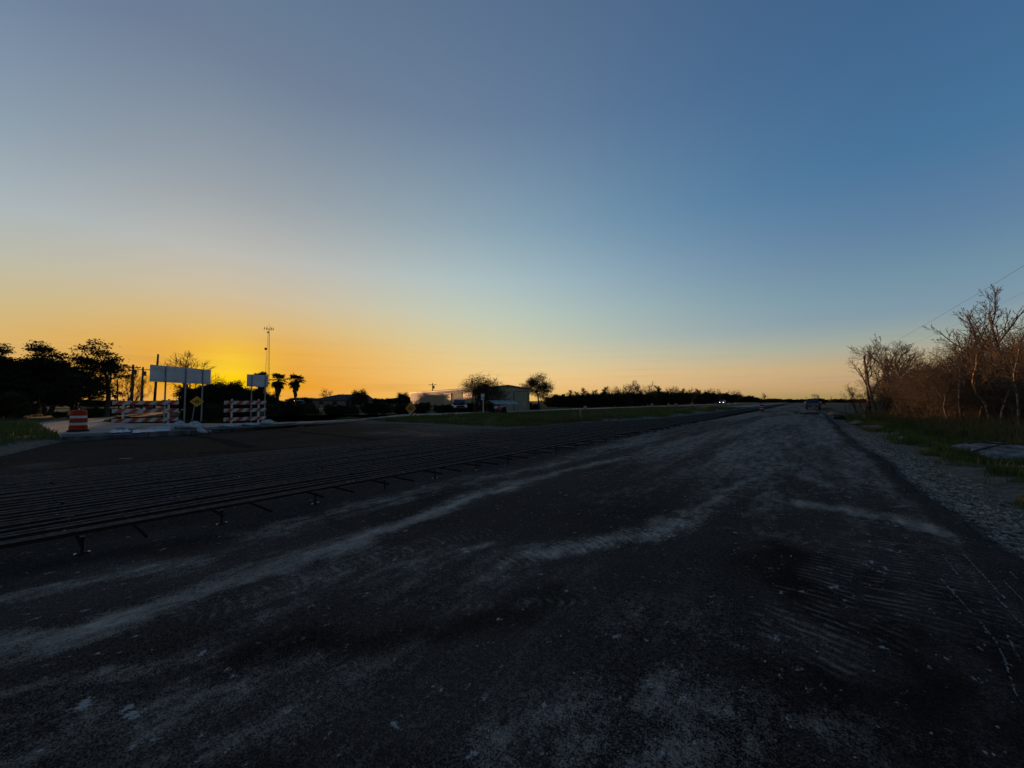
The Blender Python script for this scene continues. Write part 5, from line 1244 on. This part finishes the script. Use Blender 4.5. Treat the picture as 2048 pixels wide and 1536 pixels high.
# ------------------------------------------------------------------ rubble and debris
def slab_piece(label, x_, y_, dz, L_, w_, th, tilt, rz, seed, group=None):
    r = random.Random(seed); n_ = 9; out = []
    for k in range(n_):
        a_ = 2 * PI * k / n_ + r.uniform(-.2, .2); q = r.uniform(.8, 1.08); out.append((math.cos(a_) * L_ / 2 * q, math.sin(a_) * w_ / 2 * q))
    mb = MB(); mb.loft([[(a_ * .95, b_ * .95, -th) for a_, b_ in out], [(a_ * 1.02, b_ * 1.02, -th * .4) for a_, b_ in out], [(a_, b_, -.02) for a_, b_ in out], [(a_ * .96, b_ * .96, r.uniform(-.012, .012)) for a_, b_ in out]])
    o = mb.build('concrete_slab_piece', 'concrete_rubble', None, (x_, y_, zat(x_, y_) + dz)); o.rotation_euler = (tilt[0], tilt[1], rz)
    return tag(o, label, 'concrete', group)
slab_piece('large pale broken concrete slab tipped on the grass verge', 4.95, 18.6, .32, 1.9, 1.6, .16, (.30, -.12), .4, 3)
slab_piece('flat broken concrete piece lying behind the large slab', 4.75, 20.2, .38, 1.5, .9, .14, (.12, -.10), .2, 5)
slab_piece('broken concrete piece half buried beside the large slab', 5.6, 17.4, .25, 1.2, 1.0, .14, (.28, .05), 1.0, 8)
for k, (x_, y_, sz, lab) in enumerate(((4.35, 16.6, .16, 'fist-sized concrete lump in front of the large slab'), (4.6, 16.1, .22, 'jagged concrete lump at the gravel-side foot of the large slab'), (5.3, 16.2, .28, 'blocky concrete lump beside the half buried piece'), (4.2, 19.9, .2, 'concrete lump behind the flat broken piece'), (3.9, 21.5, .15, 'small concrete lump between the rubble and the white stone'))):
    rock('rubble_lump', lab, (x_, y_, zat(x_, y_) + .05), (sz * 1.3, sz, sz * .7), 'concrete_rubble', 30 + k, sub=2, cat='rubble', rough=.7, rz=k)
def branch_thing(label, P, r0, seed):
    r = random.Random(seed); mb = MB(); n_ = 7; pts = [Vector(P[0]).lerp(Vector(P[1]), k / n_) + Vector((r.uniform(-.05, .05), r.uniform(-.05, .05), r.uniform(-.03, .04))) for k in range(n_ + 1)]
    mb.tube(pts, [r0 * (1 - .7 * k / n_) for k in range(n_ + 1)], 6); o = mb.build('fallen_branch', 'bark_dark', None)
    for k in (2, 4, 5):
        q = pts[k]; d = Vector((r.uniform(-.4, .4), r.uniform(-.4, .4), r.uniform(.0, .25))); s_ = MB(); s_.tube([q, q + d * .6, q + d + Vector((0, 0, .05))], [r0 * .5, r0 * .35, r0 * .15], 5); s_.build('twig', 'bark_dark', o)
    return tag(o, label, 'branch')
zb_ = zat(4.9, 18.6)
branch_thing('dark fallen branch lying across the large broken slab', ((4.2, 19.2, zb_ + .55), (5.9, 18.7, zb_ + .62)), .04, 2)
branch_thing('dark crooked branch leaning on a corner of the large slab', ((4.1, 17.9, zb_ + .40), (5.2, 19.4, zb_ + .62)), .035, 4)
x_, y_ = G(1800, 878, -.1); rock('white_stone', 'rounded white stone in the grass by the gravel', (x_, y_, zat(x_, y_) + .03), (.16, .11, .09), 'sandbag', 2, cat='stone')
for k, (px, py, sz, lab) in enumerate(((1652, 819, (1.0, .5, .35), 'dirt heap on the road edge beside the pickup'), (1670, 831, (.75, .55, .36), 'sunlit dirt heap at the road edge'), (1735, 858, (.6, .4, .2), 'low sandy lump among the verge grass'), (1715, 850, (.5, .4, .18), 'low grey earth lump near the survey stake'))):
    x_, y_ = G(px, py, -.08); rock('dirt_heap', lab, (x_, y_, zat(x_, y_) + .02), sz, 'dirt_mound', 10 + k, cat='dirt heap', rough=.5)
x_, y_ = G(1679, 838, -.06); rock('black_bag', 'black bundle lying at the foot of the sunlit dirt heap', (x_, y_, zat(x_, y_) + .04), (.42, .3, .26), 'cloth_black', 7, cat='bag')
x_, y_ = G(806, 838.5); rock('black_bag', 'dark tarp heap lying at the edge of the median grass', (x_, y_, .0), (.75, .4, .12), 'cloth_black', 9, cat='tarp')
x_, y_ = G(786, 837.5); rock('stone_block', 'pale stone beside the dark tarp heap', (x_, y_, .02), (.22, .2, .14), 'concrete_rubble', 12, cat='stone')
for k, (px, py, ln, rz_) in enumerate(((1600, 826.5, 1.4, .1), (1612, 827, 2.2, -.05), (1618, 828.5, 1.8, .12), (1622, 826, 1.2, -.2))):
    x_, y_ = G(px, py); p = MB(); p.box(-ln / 2, ln / 2, -.1, .1, .01, .075, .006); o = p.build('plank', 'plank', None, (x_, y_, .004 + .0 * k), ); o.rotation_euler = (0, 0, YAW * .3 + rz_); tag(o, 'dark plank lying on the road behind the pickup', 'plank', 'planks behind the pickup')
p = MB(); p.loft([[(-.15, -.08, 0), (.15, -.08, 0), (.15, .08, 0), (-.15, .08, 0)], [(-.13, -.06, .05), (.13, -.06, .05), (.13, .06, .05), (-.13, .06, .05)]]); o = p.build('concrete_block', 'concrete', None, (*G(1597, 827.5), .004)); tag(o, 'small pale block lying on the road by the planks', 'block')
for k, (px, py) in enumerate(((1727, 965), (1708, 890), (1795, 1012), (257, 917))):
    x_, y_ = G(px, py); p = MB(); w_ = .012 if k != 3 else .05; p.loft([[(-.14, -w_, 0), (.14, -w_ * .8, 0), (.12, w_, 0), (-.12, w_ * .8, 0)], [(-.12, -w_ * .8, .014), (.12, -w_ * .6, .014), (.1, w_ * .8, .014), (-.1, w_ * .6, .014)]]); o = p.build('wood_scrap', 'concrete_rubble', None, (x_, y_, .008)); o.rotation_euler = (0, 0, (1.5, .2, .8, .9)[k]); tag(o, ('small pale scrap standing out on the dark road', 'pale lath scrap near the gravel edge of the road', 'pale lath scrap on the dusty tyre trail', 'pale lath lying on the apron beyond the bars')[k], 'scrap')
